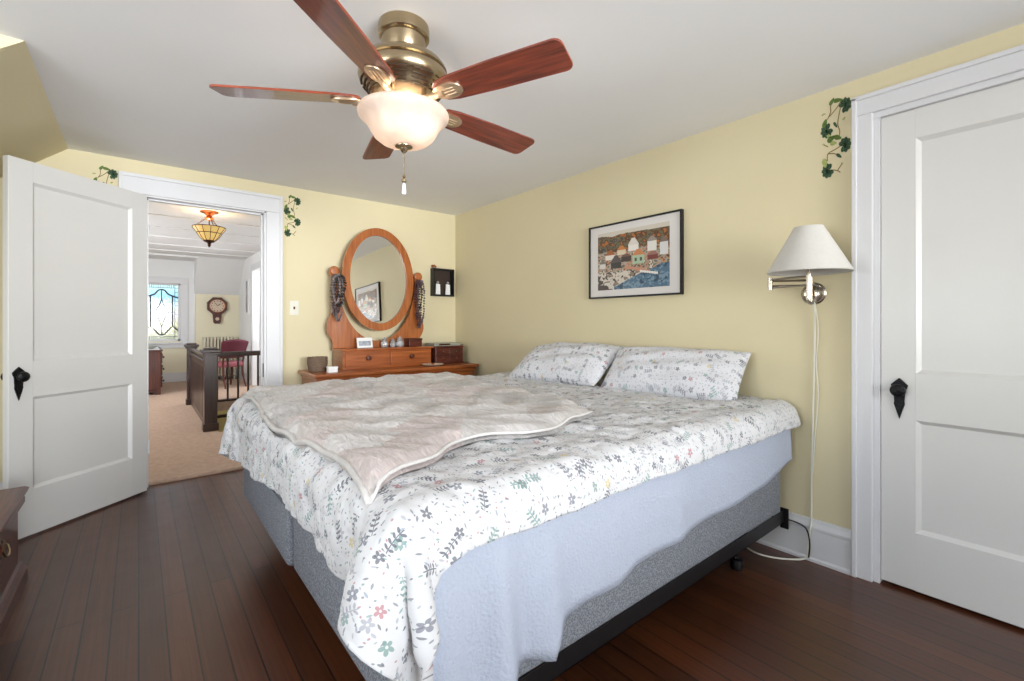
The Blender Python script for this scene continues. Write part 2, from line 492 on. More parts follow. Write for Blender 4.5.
class MB:
    def __init__(s):
        s.bm = bmesh.new()
        s.mi = 0

    def _tag(s, fs):
        for f in fs:
            f.material_index = s.mi

    def box(s, a, b, bev=0.0, seg=2):
        x0, y0, z0 = [min(p, q) for p, q in zip(a, b)]
        x1, y1, z1 = [max(p, q) for p, q in zip(a, b)]
        v = [s.bm.verts.new(p) for p in ((x0, y0, z0), (x1, y0, z0), (x1, y1, z0), (x0, y1, z0), (x0, y0, z1), (x1, y0, z1), (x1, y1, z1), (x0, y1, z1))]
        fs = [s.bm.faces.new([v[i] for i in q]) for q in ((3, 2, 1, 0), (4, 5, 6, 7), (0, 1, 5, 4), (1, 2, 6, 5), (2, 3, 7, 6), (3, 0, 4, 7))]
        s._tag(fs)
        if bev:
            es = list({e for f in fs for e in f.edges})
            r = bmesh.ops.bevel(s.bm, geom=es, offset=bev, segments=seg, profile=0.5, affect='EDGES', material=-1)
            s._tag(r['faces'])
        return s

    def tube(s, pts, r, n=8, closed=False, caps=True):
        pts = [Vector(p) for p in pts]
        rs = r if isinstance(r, (list, tuple)) else [r] * len(pts)
        rings = []
        ref = None
        N = len(pts)
        for i, p in enumerate(pts):
            if closed:
                t = pts[(i + 1) % N] - pts[i - 1]
            else:
                t = pts[min(i + 1, N - 1)] - pts[max(i - 1, 0)]
            t.normalize()
            if ref is None:
                ref = Vector((0, 0, 1)) if abs(t.z) < 0.9 else Vector((1, 0, 0))
            u = t.cross(ref)
            u.normalize()
            w = u.cross(t)
            ref = w
            rings.append([s.bm.verts.new(p + (u * math.cos(2 * math.pi * k / n) + w * math.sin(2 * math.pi * k / n)) * rs[i]) for k in range(n)])
        fs = []
        for i in range(N if closed else N - 1):
            A, B = rings[i], rings[(i + 1) % N]
            for k in range(n):
                fs.append(s.bm.faces.new((A[k], A[(k + 1) % n], B[(k + 1) % n], B[k])))
        if caps and not closed:
            fs.append(s.bm.faces.new(rings[0][::-1]))
            fs.append(s.bm.faces.new(rings[-1]))
        s._tag(fs)
        return s

    def lathe(s, prof, c, n=32, axis='z', sx=1.0, sy=1.0):
        """prof: (radius, height) list; axis z, y or x"""
        c = Vector(c)

        def P(r, h, a):
            u, v = r * math.cos(a) * sx, r * math.sin(a) * sy
            if axis == 'z':
                return c + Vector((u, v, h))
            if axis == 'y':
                return c + Vector((u, h, v))
            return c + Vector((h, u, v))
        rings = []
        for r, h in prof:
            if r < 1e-6:
                rings.append([s.bm.verts.new(P(0, h, 0))])
            else:
                rings.append([s.bm.verts.new(P(r, h, 2 * math.pi * k / n)) for k in range(n)])
        fs = []
        for A, B in zip(rings, rings[1:]):
            for k in range(n):
                q = [A[k % len(A)], A[(k + 1) % len(A)] if len(A) > 1 else None, B[(k + 1) % len(B)] if len(B) > 1 else None, B[k % len(B)]]
                q = [x for x in q if x]
                if len(set(q)) > 2:
                    fs.append(s.bm.faces.new(list(dict.fromkeys(q))))
        s._tag(fs)
        return s

    def prism(s, poly, lo, hi, plane='xz', bev=0):
        """poly 2D outline extruded along the third axis from lo to hi"""
        def P(u, v, h):
            return {'xz': (u, h, v), 'yz': (h, u, v), 'xy': (u, v, h)}[plane]
        A = [s.bm.verts.new(P(u, v, lo)) for u, v in poly]
        B = [s.bm.verts.new(P(u, v, hi)) for u, v in poly]
        n = len(poly)
        fs = [s.bm.faces.new(A), s.bm.faces.new(B[::-1])]
        for k in range(n):
            fs.append(s.bm.faces.new((A[k], B[k], B[(k + 1) % n], A[(k + 1) % n])))
        s._tag(fs)
        if bev:
            es = [e for f in fs[:2] for e in f.edges]
            r = bmesh.ops.bevel(s.bm, geom=es, offset=bev, segments=2, profile=0.5, affect='EDGES', material=-1)
            s._tag(r['faces'])
        return s

    def ring(s, outer, inner, lo, hi, plane='xz'):
        """frame between two outlines of equal length"""
        def P(u, v, h):
            return {'xz': (u, h, v), 'yz': (h, u, v), 'xy': (u, v, h)}[plane]
        L_ = [[s.bm.verts.new(P(u, v, h)) for u, v in q] for q in (outer, inner) for h in (lo, hi)]
        ol, oh, il, ih = L_
        n = len(outer)
        fs = []
        for k in range(n):
            j = (k + 1) % n
            fs += [s.bm.faces.new(q) for q in ((ol[k], ol[j], il[j], il[k]), (oh[j], oh[k], ih[k], ih[j]), (ol[j], ol[k], oh[k], oh[j]), (il[k], il[j], ih[j], ih[k]))]
        s._tag(fs)
        return s

    def ball(s, c, r, sz=1.0, n=12):
        pr = [(r * math.sin(math.pi * i / (n // 2 + 2)), -r * sz * math.cos(math.pi * i / (n // 2 + 2))) for i in range(n // 2 + 3)]
        pr[0] = (0, -r * sz)
        pr[-1] = (0, r * sz)
        return s.lathe(pr, c, n)

    def grid(s, P, uv=None):
        """P[i][j] points"""
        V = [[s.bm.verts.new(p) for p in row] for row in P]
        lay = s.bm.loops.layers.uv.verify() if uv is not None else None
        fs = []
        for i in range(len(V) - 1):
            for j in range(len(V[0]) - 1):
                f = s.bm.faces.new((V[i][j], V[i + 1][j], V[i + 1][j + 1], V[i][j + 1]))
                if lay:
                    for lp, (a, b) in zip(f.loops, ((i, j), (i + 1, j), (i + 1, j + 1), (i, j + 1))):
                        lp[lay].uv = uv[a][b]
                fs.append(f)
        s._tag(fs)
        return s

    def build(s, name, mats, parent=None, smooth=False, world=True, fix=True, tf=None):
        if fix:
            bmesh.ops.recalc_face_normals(s.bm, faces=s.bm.faces[:])
        if tf is not None:
            s.bm.transform(tf)
        if parent is not None and world:
            s.bm.transform(Matrix.Translation(-world_loc(parent)))
        me = bpy.data.meshes.new(name)
        s.bm.to_mesh(me)
        s.bm.free()
        for m in (mats if isinstance(mats, (list, tuple)) else [mats]):
            me.materials.append(m)
        if smooth:
            me.polygons.foreach_set('use_smooth', [True] * len(me.polygons))
            if smooth == 'auto':
                me.set_sharp_from_angle(angle=R(35))
        o = bpy.data.objects.new(name, me)
        col.objects.link(o)
        if parent is not None:
            o.parent = parent
        return o


def world_loc(o):
    v = Vector((0, 0, 0))
    while o is not None:
        v += o.location
        o = o.parent
    return v


def tag(o, label, cat, group=None):
    o['label'] = label
    o['category'] = cat
    if group:
        o['group'] = group
    return o


def thing(name, loc, label, cat, group=None, rz=0.0):
    o = bpy.data.objects.new(name, None)
    o.empty_display_size = 0.1
    o.location = loc
    o.rotation_euler = (0, 0, rz)
    col.objects.link(o)
    return tag(o, label, cat, group)


def struct(o, label=None):
    o['kind'] = 'structure'
    if label:
        o['label'] = label
    return o


def copy_thing(o, loc, rz=None):
    c = o.copy()
    col.objects.link(c)
    c.location = loc
    if rz is not None:
        c.rotation_euler = (0, 0, rz)
    for ch in list(o.children):
        d = ch.copy()
        col.objects.link(d)
        d.parent = c
    return c


def ell(cx, cz, a, b, n=48, p=2.0):
    out = []
    for k in range(n):
        t = 2 * math.pi * k / n
        c, s_ = math.cos(t), math.sin(t)
        out.append((cx + a * math.copysign(abs(c) ** (2 / p), c), cz + b * math.copysign(abs(s_) ** (2 / p), s_)))
    return out


def spline(pts, m=8):
    """Catmull-Rom through pts"""
    P = [np.array(p, float) for p in pts]
    P = [2 * P[0] - P[1]] + P + [2 * P[-1] - P[-2]]
    out = []
    for i in range(1, len(P) - 2):
        for k in range(m):
            t = k / m
            a, b, c, d = P[i - 1], P[i], P[i + 1], P[i + 2]
            out.append(0.5 * (2 * b + (c - a) * t + (2 * a - 5 * b + 4 * c - d) * t * t + (3 * b - a - 3 * c + d) * t ** 3))
    out.append(P[-2])
    return [tuple(q) for q in out]


# ------------------------------------------------------------------ room shell
CZ = 2.26
XW, YS = -5.0, -7.2
SL = 0.84          # run of the attic slope
DO0, DO1, DOZ = -2.50, -1.772, 2.02          # doorway in the north wall
DR0, DR1, DRZ = -3.505, -4.285, 2.055        # closed door in the east wall

b = MB().box((XW - .1, YS - .1, -.12), (0.12, 0.085, 0))
struct(b.build('floor', M['floor']))
b = MB().box((-2.89, -1.42, CZ), (0.12, .12, CZ + .1)).box((XW - .1, YS - .1, CZ), (0.12, -1.42, CZ + .1))
struct(b.build('ceiling', M['ceil']))
b = MB().box((XW - .1, 0, 0), (DO0 - .01, .12, CZ)).box((DO1 + .01, 0, 0), (0.12, .12, CZ)).box((DO0 - .01, 0, DOZ + .01), (DO1 + .01, .12, CZ))
struct(b.build('wall_north', M['yellow']))
b = MB().box((0, .12, 0), (.12, DR0 + .01, CZ)).box((0, DR1 - .006, 0), (.12, YS, CZ)).box((0, DR0 + .01, DRZ + .018), (.12, DR1 - .006, CZ))
struct(b.build('wall_east', M['yellow']))
# south wall with its window opening
wx0, wx1, wz0, wz1 = -3.15, -0.65, 0.80, 2.14
b = MB().box((XW, YS - .12, 0), (wx0, YS, CZ)).box((wx1, YS - .12, 0), (0.12, YS, CZ)).box((wx0, YS - .12, 0), (wx1, YS, wz0)).box((wx0, YS - .12, wz1), (wx1, YS, CZ))
struct(b.build('wall_south', M['yellow']))
vy0, vy1, vz0, vz1 = -4.35, -2.25, 0.75, 1.95
zk = CZ - (-2.89 - XW) * SL
b = MB().box((XW - .12, YS, 0), (XW, vy0, CZ)).box((XW - .12, vy1, 0), (XW, -1.42, CZ)).box((XW - .12, vy0, 0), (XW, vy1, vz0)).box((XW - .12, vy0, vz1), (XW, vy1, CZ)).box((XW - .12, -1.42, 0), (XW, .12, zk + .05))
struct(b.build('wall_west', M['yellow']))
b = MB().prism([(-2.89, CZ), (-2.89, CZ + .06), (XW, zk + .06), (XW, zk)], -1.42, 0.0, 'xz')
b.prism([(-2.89, CZ), (XW, CZ), (XW, zk + .02)], -1.44, -1.42, 'xz')
struct(b.build('wall_attic_slope', M['yellow']))


def window(name, axis, p, a0, a1, z0, z1):
    """sash window standing in an opening; axis 'x': wall runs along x at y=p"""
    def bx(mb, a, bb, z, zz, d0, d1):
        if axis == 'x':
            mb.box((a, p + d0, z), (bb, p + d1, zz), .004)
        else:
            mb.box((p + d0, a, z), (p + d1, bb, zz), .004)
    f = MB()
    w = .09
    bx(f, a0 - w, a0, z0 - w, z1 + w, -.0, .022)
    bx(f, a1, a1 + w, z0 - w, z1 + w, -.0, .022)
    bx(f, a0, a1, z1, z1 + w, 0, .022)
    bx(f, a0 - w - .02, a1 + w + .02, z0 - .03, z0, 0, .05)
    for a, bb in ((a0, a0 + .045), (a1 - .045, a1)):
        bx(f, a, bb, z0, z1, -.08, -.04)
    zm = (z0 + z1) / 2
    for z in (z0, zm - .02, z1 - .045):
        bx(f, a0 + .045, a1 - .045, z, z + .045, -.08, -.04)
    return struct(f.build(name, M['trim']))


window('window_1', 'x', YS, wx0, wx1, wz0, wz1)
window('window_2', 'y', XW, vy0, vy1, vz0, vz1)


def base_profile():
    return [(0, 0), (-.028, 0), (-.028, .012), (-.018, .02), (-.018, .15), (-.021, .155), (-.021, .165), (-.012, .185), (-.008, .2), (0, .2)]


b = MB().prism(base_profile(), -.001, -3.409, 'xz')
struct(b.build('baseboard_east', M['trim']))
bp_ = [(y, z) for y, z in base_profile()]
b = MB().prism(bp_, -1.645, -.03, 'yz').prism(bp_, -3.85, -2.64, 'yz')
struct(b.build('baseboard_north', M['trim']))

# doorway casing and jamb
b = MB()
b.box((-2.636, -.024, 0), (-2.51, 0, 2.03), .004).box((-2.646, -.032, 0), (-2.622, 0, 2.165), .004)
b.box((-1.76, -.024, 0), (-1.652, 0, 2.03), .004).box((-1.664, -.032, 0), (-1.642, 0, 2.165), .004)
b.box((-2.636, -.024, 2.03), (-1.652, 0, 2.15), .004).box((-2.646, -.034, 2.14), (-1.642, 0, 2.165), .004)
b.box((-2.52, -.012, 0), (-2.50, .125, 2.03)).box((-1.772, -.012, 0), (-1.752, .125, 2.03)).box((-2.52, -.012, 2.02), (-1.752, .125, 2.04))
b.box((-2.50, .045, 0), (-2.488, .075, 2.02)).box((-1.784, .045, 0), (-1.772, .075, 2.02)).box((-2.50, .045, 2.008), (-1.772, .075, 2.02))
t1 = struct(b.build('trim_1', M['trim']))
b = MB().box((-1.775, .015, .72), (-1.771, .04, .83), .001)
b.build('strike_plate', M['blackiron'], t1)

b = MB()
b.box((-.024, -3.418, 0), (0, -3.484, 2.083), .004).box((-.034, -3.408, 0), (0, -3.428, 2.165), .004)
b.box((-.024, DR1, 0), (0, -4.37, 2.075), .004).box((-.034, -4.36, 0), (0, -4.38, 2.165), .004)
b.box((-.024, -3.418, 2.083), (0, -4.37, 2.155), .004).box((-.034, -3.408, 2.15), (0, -4.38, 2.17), .004)
b.box((-.004, -3.484, 0), (.12, -3.506, 2.07)).box((-.012, DR1, 0), (.12, DR1 - .012, 2.07)).box((-.008, -3.484, 2.0585), (.12, DR1, 2.085))
b.box((.050, -3.505, 0), (.075, -3.53, 2.06)).box((.050, -3.505, 2.03), (.075, DR1, 2.06))
struct(b.build('trim_2', M['trim']))


def panel_door(W, H, th, panels):
    """door slab in local coords: x 0..W, y -th..0 (face towards -y), z 0..H; panels = [(x0,x1,z0,z1)]"""
    mb = MB()
    xs = (panels[0][0], panels[0][1])
    mb.box((0, -th, 0), (xs[0], 0, H), .0025).box((xs[1], -th, 0), (W, 0, H), .0025)
    zs = [0] + [z for p in sorted(panels, key=lambda q: q[2]) for z in p[2:]] + [H]
    for k in range(0, len(zs), 2):
        mb.box((xs[0] - .001, -th, zs[k]), (xs[1] + .001, 0, zs[k + 1]))
    for x0, x1, z0, z1 in panels:
        mb.box((x0 - .002, -th + .016, z0 - .002), (x1 + .002, -.016, z1 + .002))
        e = .016
        for sgn, yf, yi in ((-1, -th + .001, -th + .016), (1, -.001, -.016)):
            o_ = [(x0, z0), (x1, z0), (x1, z1), (x0, z1)]
            i_ = [(x0 + e, z0 + e), (x1 - e, z0 + e), (x1 - e, z1 - e), (x0 + e, z1 - e)]
            A = [mb.bm.verts.new((u, yf, v)) for u, v in o_]
            B = [mb.bm.verts.new((u, yi, v)) for u, v in i_]
            for k in range(4):
                mb.bm.faces.new((A[k], A[(k + 1) % 4], B[(k + 1) % 4], B[k]))
    return mb


def handle_set(door, x, z, y, sgn, mats):
    """cast escutcheon with a diamond head and pointed tail, and its knob; y is the face, sgn the outward direction"""
    pl = [(0, .040), (.014, .026), (.029, .010), (.026, -.004), (.018, -.016), (.015, -.060), (.019, -.072), (.013, -.092), (0, -.138), (-.013, -.092), (-.019, -.072), (-.015, -.060), (-.018, -.016), (-.026, -.004), (-.029, .010), (-.014, .026)]
    mb = MB().prism([(x + u, z + v) for u, v in pl], y, y + sgn * .007, 'xz', .002)
    pl2 = [(x + u * .6, z + v * .75 - .008) for u, v in pl]
    mb.prism(pl2, y + sgn * .006, y + sgn * .010, 'xz', .001)
    h = mb.build('escutcheon', mats, door, world=False)
    k = MB().lathe([(.0, 0), (.011, 0), (.010, .009), (.013, .013), (.024, .017), (.028, .025), (.026, .033), (.016, .039), (0, .041)], (x, y + sgn * .007, z - .012), 20, 'y')
    if sgn < 0:
        for v in k.bm.verts:
            v.co.y = 2 * (y - .007) - v.co.y
    k.build('door_knob', mats, door, 'auto', world=False)
    return h


# open door on the left (hinged at the left jamb, standing into the room)
ang = math.atan2(-.514, -.569)
W1 = .765
d1 = bpy.data.objects.new('door_1', None)
col.objects.link(d1)
d1.location = (-2.508, -.052, 0.012)
d1.rotation_euler = (0, 0, ang)
struct(d1, 'white two-panel door standing open beside the hall doorway')
# local x runs from the hinge to the free edge; the face seen from the room is +y
mb = panel_door(W1, 2.005, .036, [(.105, .655, .245, .74), (.105, .655, .93, 1.895)])
slab = mb.build('door_slab', M['door'], d1, world=False, tf=Matrix.Translation((0, 0.018, 0)))
handle_set(d1, W1 - .043, .868, .018, 1, M['blackiron'])
handle_set(d1, W1 - .043, .868, -.018, -1, M['blackiron'])
for z in (.25, 1.72):
    hb = MB().tube([(-.004, .024, z), (-.004, .024, z + .09)], .006, 10)
    hb.build('hinge', M['trim'], d1, world=False)

# closed door in the east wall
d2 = bpy.data.objects.new('door_2', None)
col.objects.link(d2)
d2.location = (0.010, -3.507, 0.015)
d2.rotation_euler = (0, 0, R(-90))
struct(d2, 'white two-panel door, closed, beside the wall lamp')
mb = panel_door(.768, 2.042, .036, [(.118, .65, .245, .722), (.118, .65, .92, 1.918)])
mb.build('door_slab', M['door'], d2, world=False, tf=Matrix.Translation((0, .036, 0)))
handle_set(d2, .064, .858, 0, -1, M['blackiron'])
b = MB().box((0.05, -3.5, 0.0005), (.1, -4.29, .004))  # dark sheet on the floor painting the shade under the closed door
b.build('threshold_gap', M['gapshade'])
bpy.data.objects['threshold_gap'].name = 'door_gap_shade'
struct(bpy.data.objects['door_gap_shade'])
b = MB().box((.09, -3.5, 0), (.12, -4.29, 2.06))
struct(b.build('wall_closet_back', M['gapshade']))  # painted near-black so the gap behind the closed door looks shaded

# ------------------------------------------------------------------ hall beyond the doorway
HC = 2.38
b = MB()
HX0, HX1, HY1 = -5.2, -.94, 6.84
sx0, sx1, sy0, sy1 = -1.90, -.94, 1.55, 3.62
for a_, c_ in (((HX0, .085), (sx0, HY1)), ((sx0, .085), (HX1, sy0)), ((sx0, sy1), (0.6, HY1))):
    b.box((a_[0], a_[1], -.1), (c_[0], c_[1], .022), 0)
b.tube([(HX0, .092, .008), (0.0, .092, .008)], .014, 8)
struct(b.build('floor_hall', M['carpet']))
b = MB().box((sx0, sy1, -1.6), (sx1, sy1 + .05, -.1)).box((sx0 - .05, sy0, -1.6), (sx0, sy1, -.1)).box((sx1, sy0, -1.6), (sx1 + .05, sy1, -.1)).box((sx0, sy0 - .05, -1.6), (sx1, sy0, -.1)).box((sx0, sy0, -1.65), (sx1, sy1, -1.6))
struct(b.build('wall_stairwell', M['stairyellow']))
# ceiling with battens, slope and dormer
b = MB().box((HX0, .12, HC), (.6, 6.18, HC + .08))
for y in (0.9, 1.7, 2.5, 3.3, 4.1, 4.9, 5.6):
    b.box((HX0, y, HC - .012), (HX1, y + .05, HC))
b.prism([(6.18, HC), (HY1, 1.72), (HY1, 1.78), (6.18, HC + .06)], -1.68, HX1, 'yz')
b.box((HX0, 6.18, HC - .03), (-1.68, HY1, HC + .05))
b.prism([(6.18, HC), (HY1, HC), (HY1, 1.72)], -1.70, -1.68, 'yz')
struct(b.build('ceiling_hall', M['hallwhite']))
lw0, lw1, lz0, lz1 = -2.49, -1.915, .80, 1.90
b = MB().box((-1.68, HY1, 0), (HX1 + .1, HY1 + .1, 1.8)).box((HX0, HY1, 0), (lw0, HY1 + .1, HC)).box((lw1, HY1, 0), (-1.68, HY1 + .1, .70)).box((lw0, HY1, 0), (lw1, HY1 + .1, lz0))
struct(b.build('wall_hall_north', M['hallwall']))
b = MB().box((lw1, HY1 - .004, .70), (-1.69, HY1 + .1, HC)).box((lw0, HY1 - .004, lz1), (lw1, HY1 + .1, HC))
struct(b.build('wall_hall_dormer', M['hallwhite']))
b = MB().box((HX1, .12, 0), (HX1 + .1, 4.28, HC)).box((HX1, 5.32, 0), (HX1 + .1, HY1, HC)).box((HX1, 4.28, 2.08), (HX1 + .1, 5.32, HC))
b.box((.6, 3.6, 0), (.7, 6.9, HC)).box((-.84, 6.8, 0), (.6, 6.9, HC)).box((-.84, 3.6, 0), (.6, 3.7, HC))
struct(b.build('wall_hall_east', M['hallwhite']))
b = MB().box((HX0 - .1, .12, 0), (HX0, HY1, HC)).box((HX0, .12, 0), (XW - .1, .2, HC))
struct(b.build('wall_hall_west', M['hallwall']))
b = MB().box((HX1 - .02, 5.32, 0), (HX1, 5.43, 2.2), .003).box((HX1 - .02, 4.17, 0), (HX1, 4.28, 2.2), .003).box((HX1 - .02, 4.28, 2.08), (HX1, 5.32, 2.2), .003)
struct(b.build('trim_4', M['trim']))
b = MB().box((HX0, HY1 - .02, 0.02), (HX1, HY1, .2), .003).box((HX1 - .02, 5.43, .02), (HX1, HY1, .2), .003)
struct(b.build('baseboard_hall', M['trim']))

# leaded window
b = MB()
for (x0, x1, z0, z1) in ((lw0 - .11, lw0, lz0 - .05, lz1 + .0), (lw1, lw1 + .12, lz0 - .05, lz1 + .0), (lw0 - .11, lw1 + .12, lz1, lz1 + .12), (lw0 - .11, lw1 + .12, lz0 - .13, lz0 - .05)):
    b.box((x0, HY1 - .025, z0), (x1, HY1, z1), .004)
b.box((lw0 - .14, HY1 - .07, lz0 - .05), (lw1 + .16, HY1, lz0 - .02), .004)
for (x0, x1, z0, z1) in ((lw0, lw0 + .035, lz0, lz1), (lw1 - .035, lw1, lz0, lz1), (lw0, lw1, lz0, lz0 + .04), (lw0, lw1, lz1 - .03, lz1)):
    b.box((x0, HY1 + .02, z0), (x1, HY1 + .06, z1), .003)
w3 = struct(b.build('window_3', M['trim']))
w3['label'] = 'leaded stained window at the far end of the hall'
px0, px1, pz0, pz1 = lw0 + .035, lw1 - .035, lz0 + .04, lz1 - .03
b = MB().box((px0, HY1 + .038, pz0), (px1, HY1 + .042, pz1))
b.build('leaded_pane', M['pane'], w3)
b = MB()
yc = HY1 + .034
pw, ph = px1 - px0, pz1 - pz0
cx_, cz_ = (px0 + px1) / 2, (pz0 + pz1) / 2


def came(pts, r=.006):
    b.tube([(cx_ + u * pw, yc, cz_ + v * ph) for u, v in pts], r * 1.35, 5)


for sg in (-1, 1):
    came([(sg * .40, -.5), (sg * .40, .5)], .004)
    came([(sg * .33, -.26), (sg * .33, .30)], .009)
    came([(0, .42), (sg * .10, .40), (sg * .2, .33), (sg * .33, .30), (sg * .5, .27)], .010)
    came([(0, -.42), (sg * .10, -.40), (sg * .2, -.33), (sg * .33, -.26), (sg * .5, -.34)], .010)
    came([(0, .24), (sg * .07, .12), (sg * .21, 0), (sg * .10, -.10), (0, -.27)], .007)
    came([(0, .10), (sg * .08, .06), (sg * .08, -.06), (0, -.12)], .005)
    came([(sg * .21, 0), (sg * .40, 0)], .005)
    for v in (.18, .1, -.1, -.2):
        came([(sg * .33, v), (sg * .10, v)], .0035)
    for v in np.linspace(-.45, .45, 12):
        came([(sg * .40, v), (sg * .5, v)], .003)
    for v in np.linspace(0.04, .36, 6):
        came([(sg * v, -.5), (sg * v, -.45)], .003)
        came([(sg * v, .5), (sg * v, .45)], .003)
came([(0, .24), (0, .42)], .006)
came([(0, -.27), (0, -.42)], .006)
came([(-.5, .45), (.5, .45)], .003)
came([(-.5, -.45), (.5, -.45)], .003)
b.build('lead_came', M['lead'], w3)

# stair railing
rl = thing('stair_railing', (-1.96, 2.6, .022), 'dark oak stair railing with square newel posts and thin balusters on the hall carpet', 'railing')


def newel(x, y, w, h):
    mb = MB().box((x - w / 2, y - w / 2, .022), (x + w / 2, y + w / 2, h - .05), .004)
    mb.box((x - w / 2 - .012, y - w / 2 - .012, .022), (x + w / 2 + .012, y + w / 2 + .012, .10), .004)
    mb.box((x - w / 2 - .014, y - w / 2 - .014, h - .075), (x + w / 2 + .014, y + w / 2 + .014, h - .05), .005)
    mb.box((x - w / 2 - .03, y - w / 2 - .03, h - .05), (x + w / 2 + .03, y + w / 2 + .03, h - .018), .006)
    mb.box((x - w / 2 - .005, y - w / 2 - .005, h - .018), (x + w / 2 + .005, y + w / 2 + .005, h), .006)
    return mb.build('newel_post', M['newel'], rl)


newel(-1.955, 1.70, .115, .89)
newel(-1.972, 3.70, .105, .87)
b = MB().box((-1.985, 1.75, .03), (-1.935, 3.66, .70), .002)
for y in np.linspace(1.85, 3.6, 14):
    b.box((-1.990, y, .1), (-1.986, y + .095, .66), .001)
b.build('panel', M['newel'], rl)
b = MB().box((-1.995, 1.75, .70), (-1.925, 3.66, .745), .01).box((-1.985, 1.75, .76), (-1.935, 3.66, .80), .012)
b.build('handrail', M['newel'], rl)
b = MB().box((-1.93, 3.665, .665), (HX1, 3.735, .735), .014)
b.build('handrail', M['newel'], rl)
b = MB().box((-1.93, 3.66, .022), (HX1, 3.74, .05), .006)
b.build('bottom_rail', M['newel'], rl)
for x in np.arange(-1.80, -.96, .13):
    mb = MB().box((x - .012, 3.69, .05), (x + .012, 3.714, .67), .002)
    mb.build('baluster', M['newel'], rl)

st = MB().tube(spline([(-1.90, 3.60, -.22), (-1.7, 3.56, -.17), (-1.45, 3.5, -.16), (-1.2, 3.45, -.19), (-.99, 3.4, -.26)], 6), .022, 8)
tag(st.build('stairwell_handrail', M['newel'], None, 'auto'), 'dark curved handrail down in the yellow stairwell below the balusters', 'handrail')

# hall chest of drawers
hd = thing('chest_of_drawers', (-2.6, 5.5, .022), 'dark walnut chest of drawers under the leaded hall window', 'chest of drawers')
b = MB().box((-3.1, 5.05, .1), (-2.27, 6.1, .70), .006)
b.box((-3.1, 5.05, .022), (-3.03, 5.12, .1)).box((-2.34, 5.05, .022), (-2.27, 5.12, .1)).box((-2.34, 6.03, .022), (-2.27, 6.1, .1)).box((-3.08, 5.07, .06), (-2.29, 6.08, .1))
b.build('body', M['mahogz'], hd)
b = MB().box((-3.13, 5.02, .70), (-2.245, 6.13, .728), .006)
b.build('top', M['mahogz'], hd)
for z in (.13, .32, .51):
    dr = MB().box((-2.27, 5.09, z), (-2.248, 6.06, z + .17), .004).build('drawer', M['mahogz'], hd)
    for y in (5.3, 5.85):
        MB().lathe([(0, 0), (.008, 0), (.009, .012), (.02, .02), (.018, .03), (0, .034)], (-2.248, y, z + .085), 12, 'x').build('knob', M['pinedark'], dr, 'auto')
rn = MB().box((-3.0, 5.03, .729), (-2.28, 6.1, .733), .001)
tag(rn.build('table_runner', M['white']), 'white cloth runner on the dark hall chest of drawers', 'runner')
ds = MB().lathe([(0, 0), (.06, 0), (.10, .03), (.13, .05), (.125, .053), (.09, .032), (.05, .01), (0, .01)], (-2.42, 5.25, .734), 24)
tag(ds.build('dish', M['greybox'], None, 'auto'), 'shallow grey dish on the white runner of the hall chest', 'dish')
tw = thing('vase', (-2.66, 5.3, .734), 'small dark vase with bare twigs in front of the leaded window', 'vase')
MB().lathe([(0, 0), (.04, 0), (.055, .05), (.05, .1), (.025, .14), (.03, .16), (.024, .16), (.02, .14), (0, .13)], (-2.66, 5.3, .734), 16).build('vase_body', M['bronze'], tw, 'auto')
b = MB()
for k in range(5):
    a = random.uniform(-.5, 1.0)
    b.tube(spline([(-2.66, 5.3, .86), (-2.66 + .10 * a, 5.3 + random.uniform(-.05, .05), 1.0), (-2.66 + .26 * a, 5.3, 1.18 + .05 * k)], 4), .004, 5)
b.build('twig', M['bronze'], tw)

# hall upholstered chair
hc = thing('chair', (-1.33, 5.42, .022), 'rose and burgundy upholstered side chair standing behind the stair balusters', 'chair', None, R(24))
seat = MB().prism(ell(0, 0, .235, .22, 28, 3.0), .36, .45, 'xy', .025)
seat.build('seat', M['rose'], hc, 'auto', world=False)
P = []
for i in range(9):
    row = []
    v = i / 8
    for j in range(13):
        u = j / 12 * 2 - 1
        w = .20 + .035 * v
        row.append((u * w, -.19 - .10 * v + .055 * u * u, .52 + v * (.32 - .035 * u * u)))
    P.append(row)
bk = MB().grid(P)
o = bk.build('backrest', M['burgundy'], hc, True, world=False)
so = o.modifiers.new('thick', 'SOLIDIFY')
so.thickness = .06
so.offset = 0
bvm = o.modifiers.new('round', 'BEVEL')
bvm.width = .02
bvm.segments = 3
for sx_ in (-1, 1):
    MB().tube([(sx_ * .17, -.17, .40), (sx_ * .18, -.20, .56)], .016, 8).build('back_post', M['cherry'], hc, world=False)
    MB().tube(spline([(sx_ * .19, .17, .38), (sx_ * .215, .20, .25), (sx_ * .19, .19, .1), (sx_ * .20, .215, .0)], 5), [.024] * 4 + [.02] * 4 + [.014] * 8, 8).build('leg', M['cherry'], hc, 'auto', world=False)
    MB().tube(spline([(sx_ * .17, -.17, .40), (sx_ * .17, -.19, .2), (sx_ * .18, -.26, .0)], 5), [.02] * 6 + [.014] * 5, 8).build('leg', M['cherry'], hc, 'auto', world=False)

# radiator
ra = thing('radiator', (-1.29, 6.68, .022), 'cream cast iron column radiator against the far hall wall below the clock', 'radiator')
nsec = 10
for k in range(nsec):
    x = -1.55 + k * .056
    mb = MB()
    for y in (6.60, 6.68, 6.76):
        mb.tube(spline([(x, y, .12), (x, y, .5), (x, y, .82)], 4), .017, 8)
    for z in (.12, .84):
        mb.prism(ell(6.68, z, .105, .035, 16, 3), x - .02, x + .02, 'yz', .006)
    mb.build('section', M['radiator'], ra, 'auto')
for x in (-1.55, -1.046):
    MB().box((x - .015, 6.60, .022), (x + .015, 6.76, .10), .005).build('foot', M['radiator'], ra)
MB().tube([(-1.56, 6.68, .12), (-1.62, 6.68, .12), (-1.63, 6.68, .022)], .014, 8).build('pipe', M['radiator'], ra)

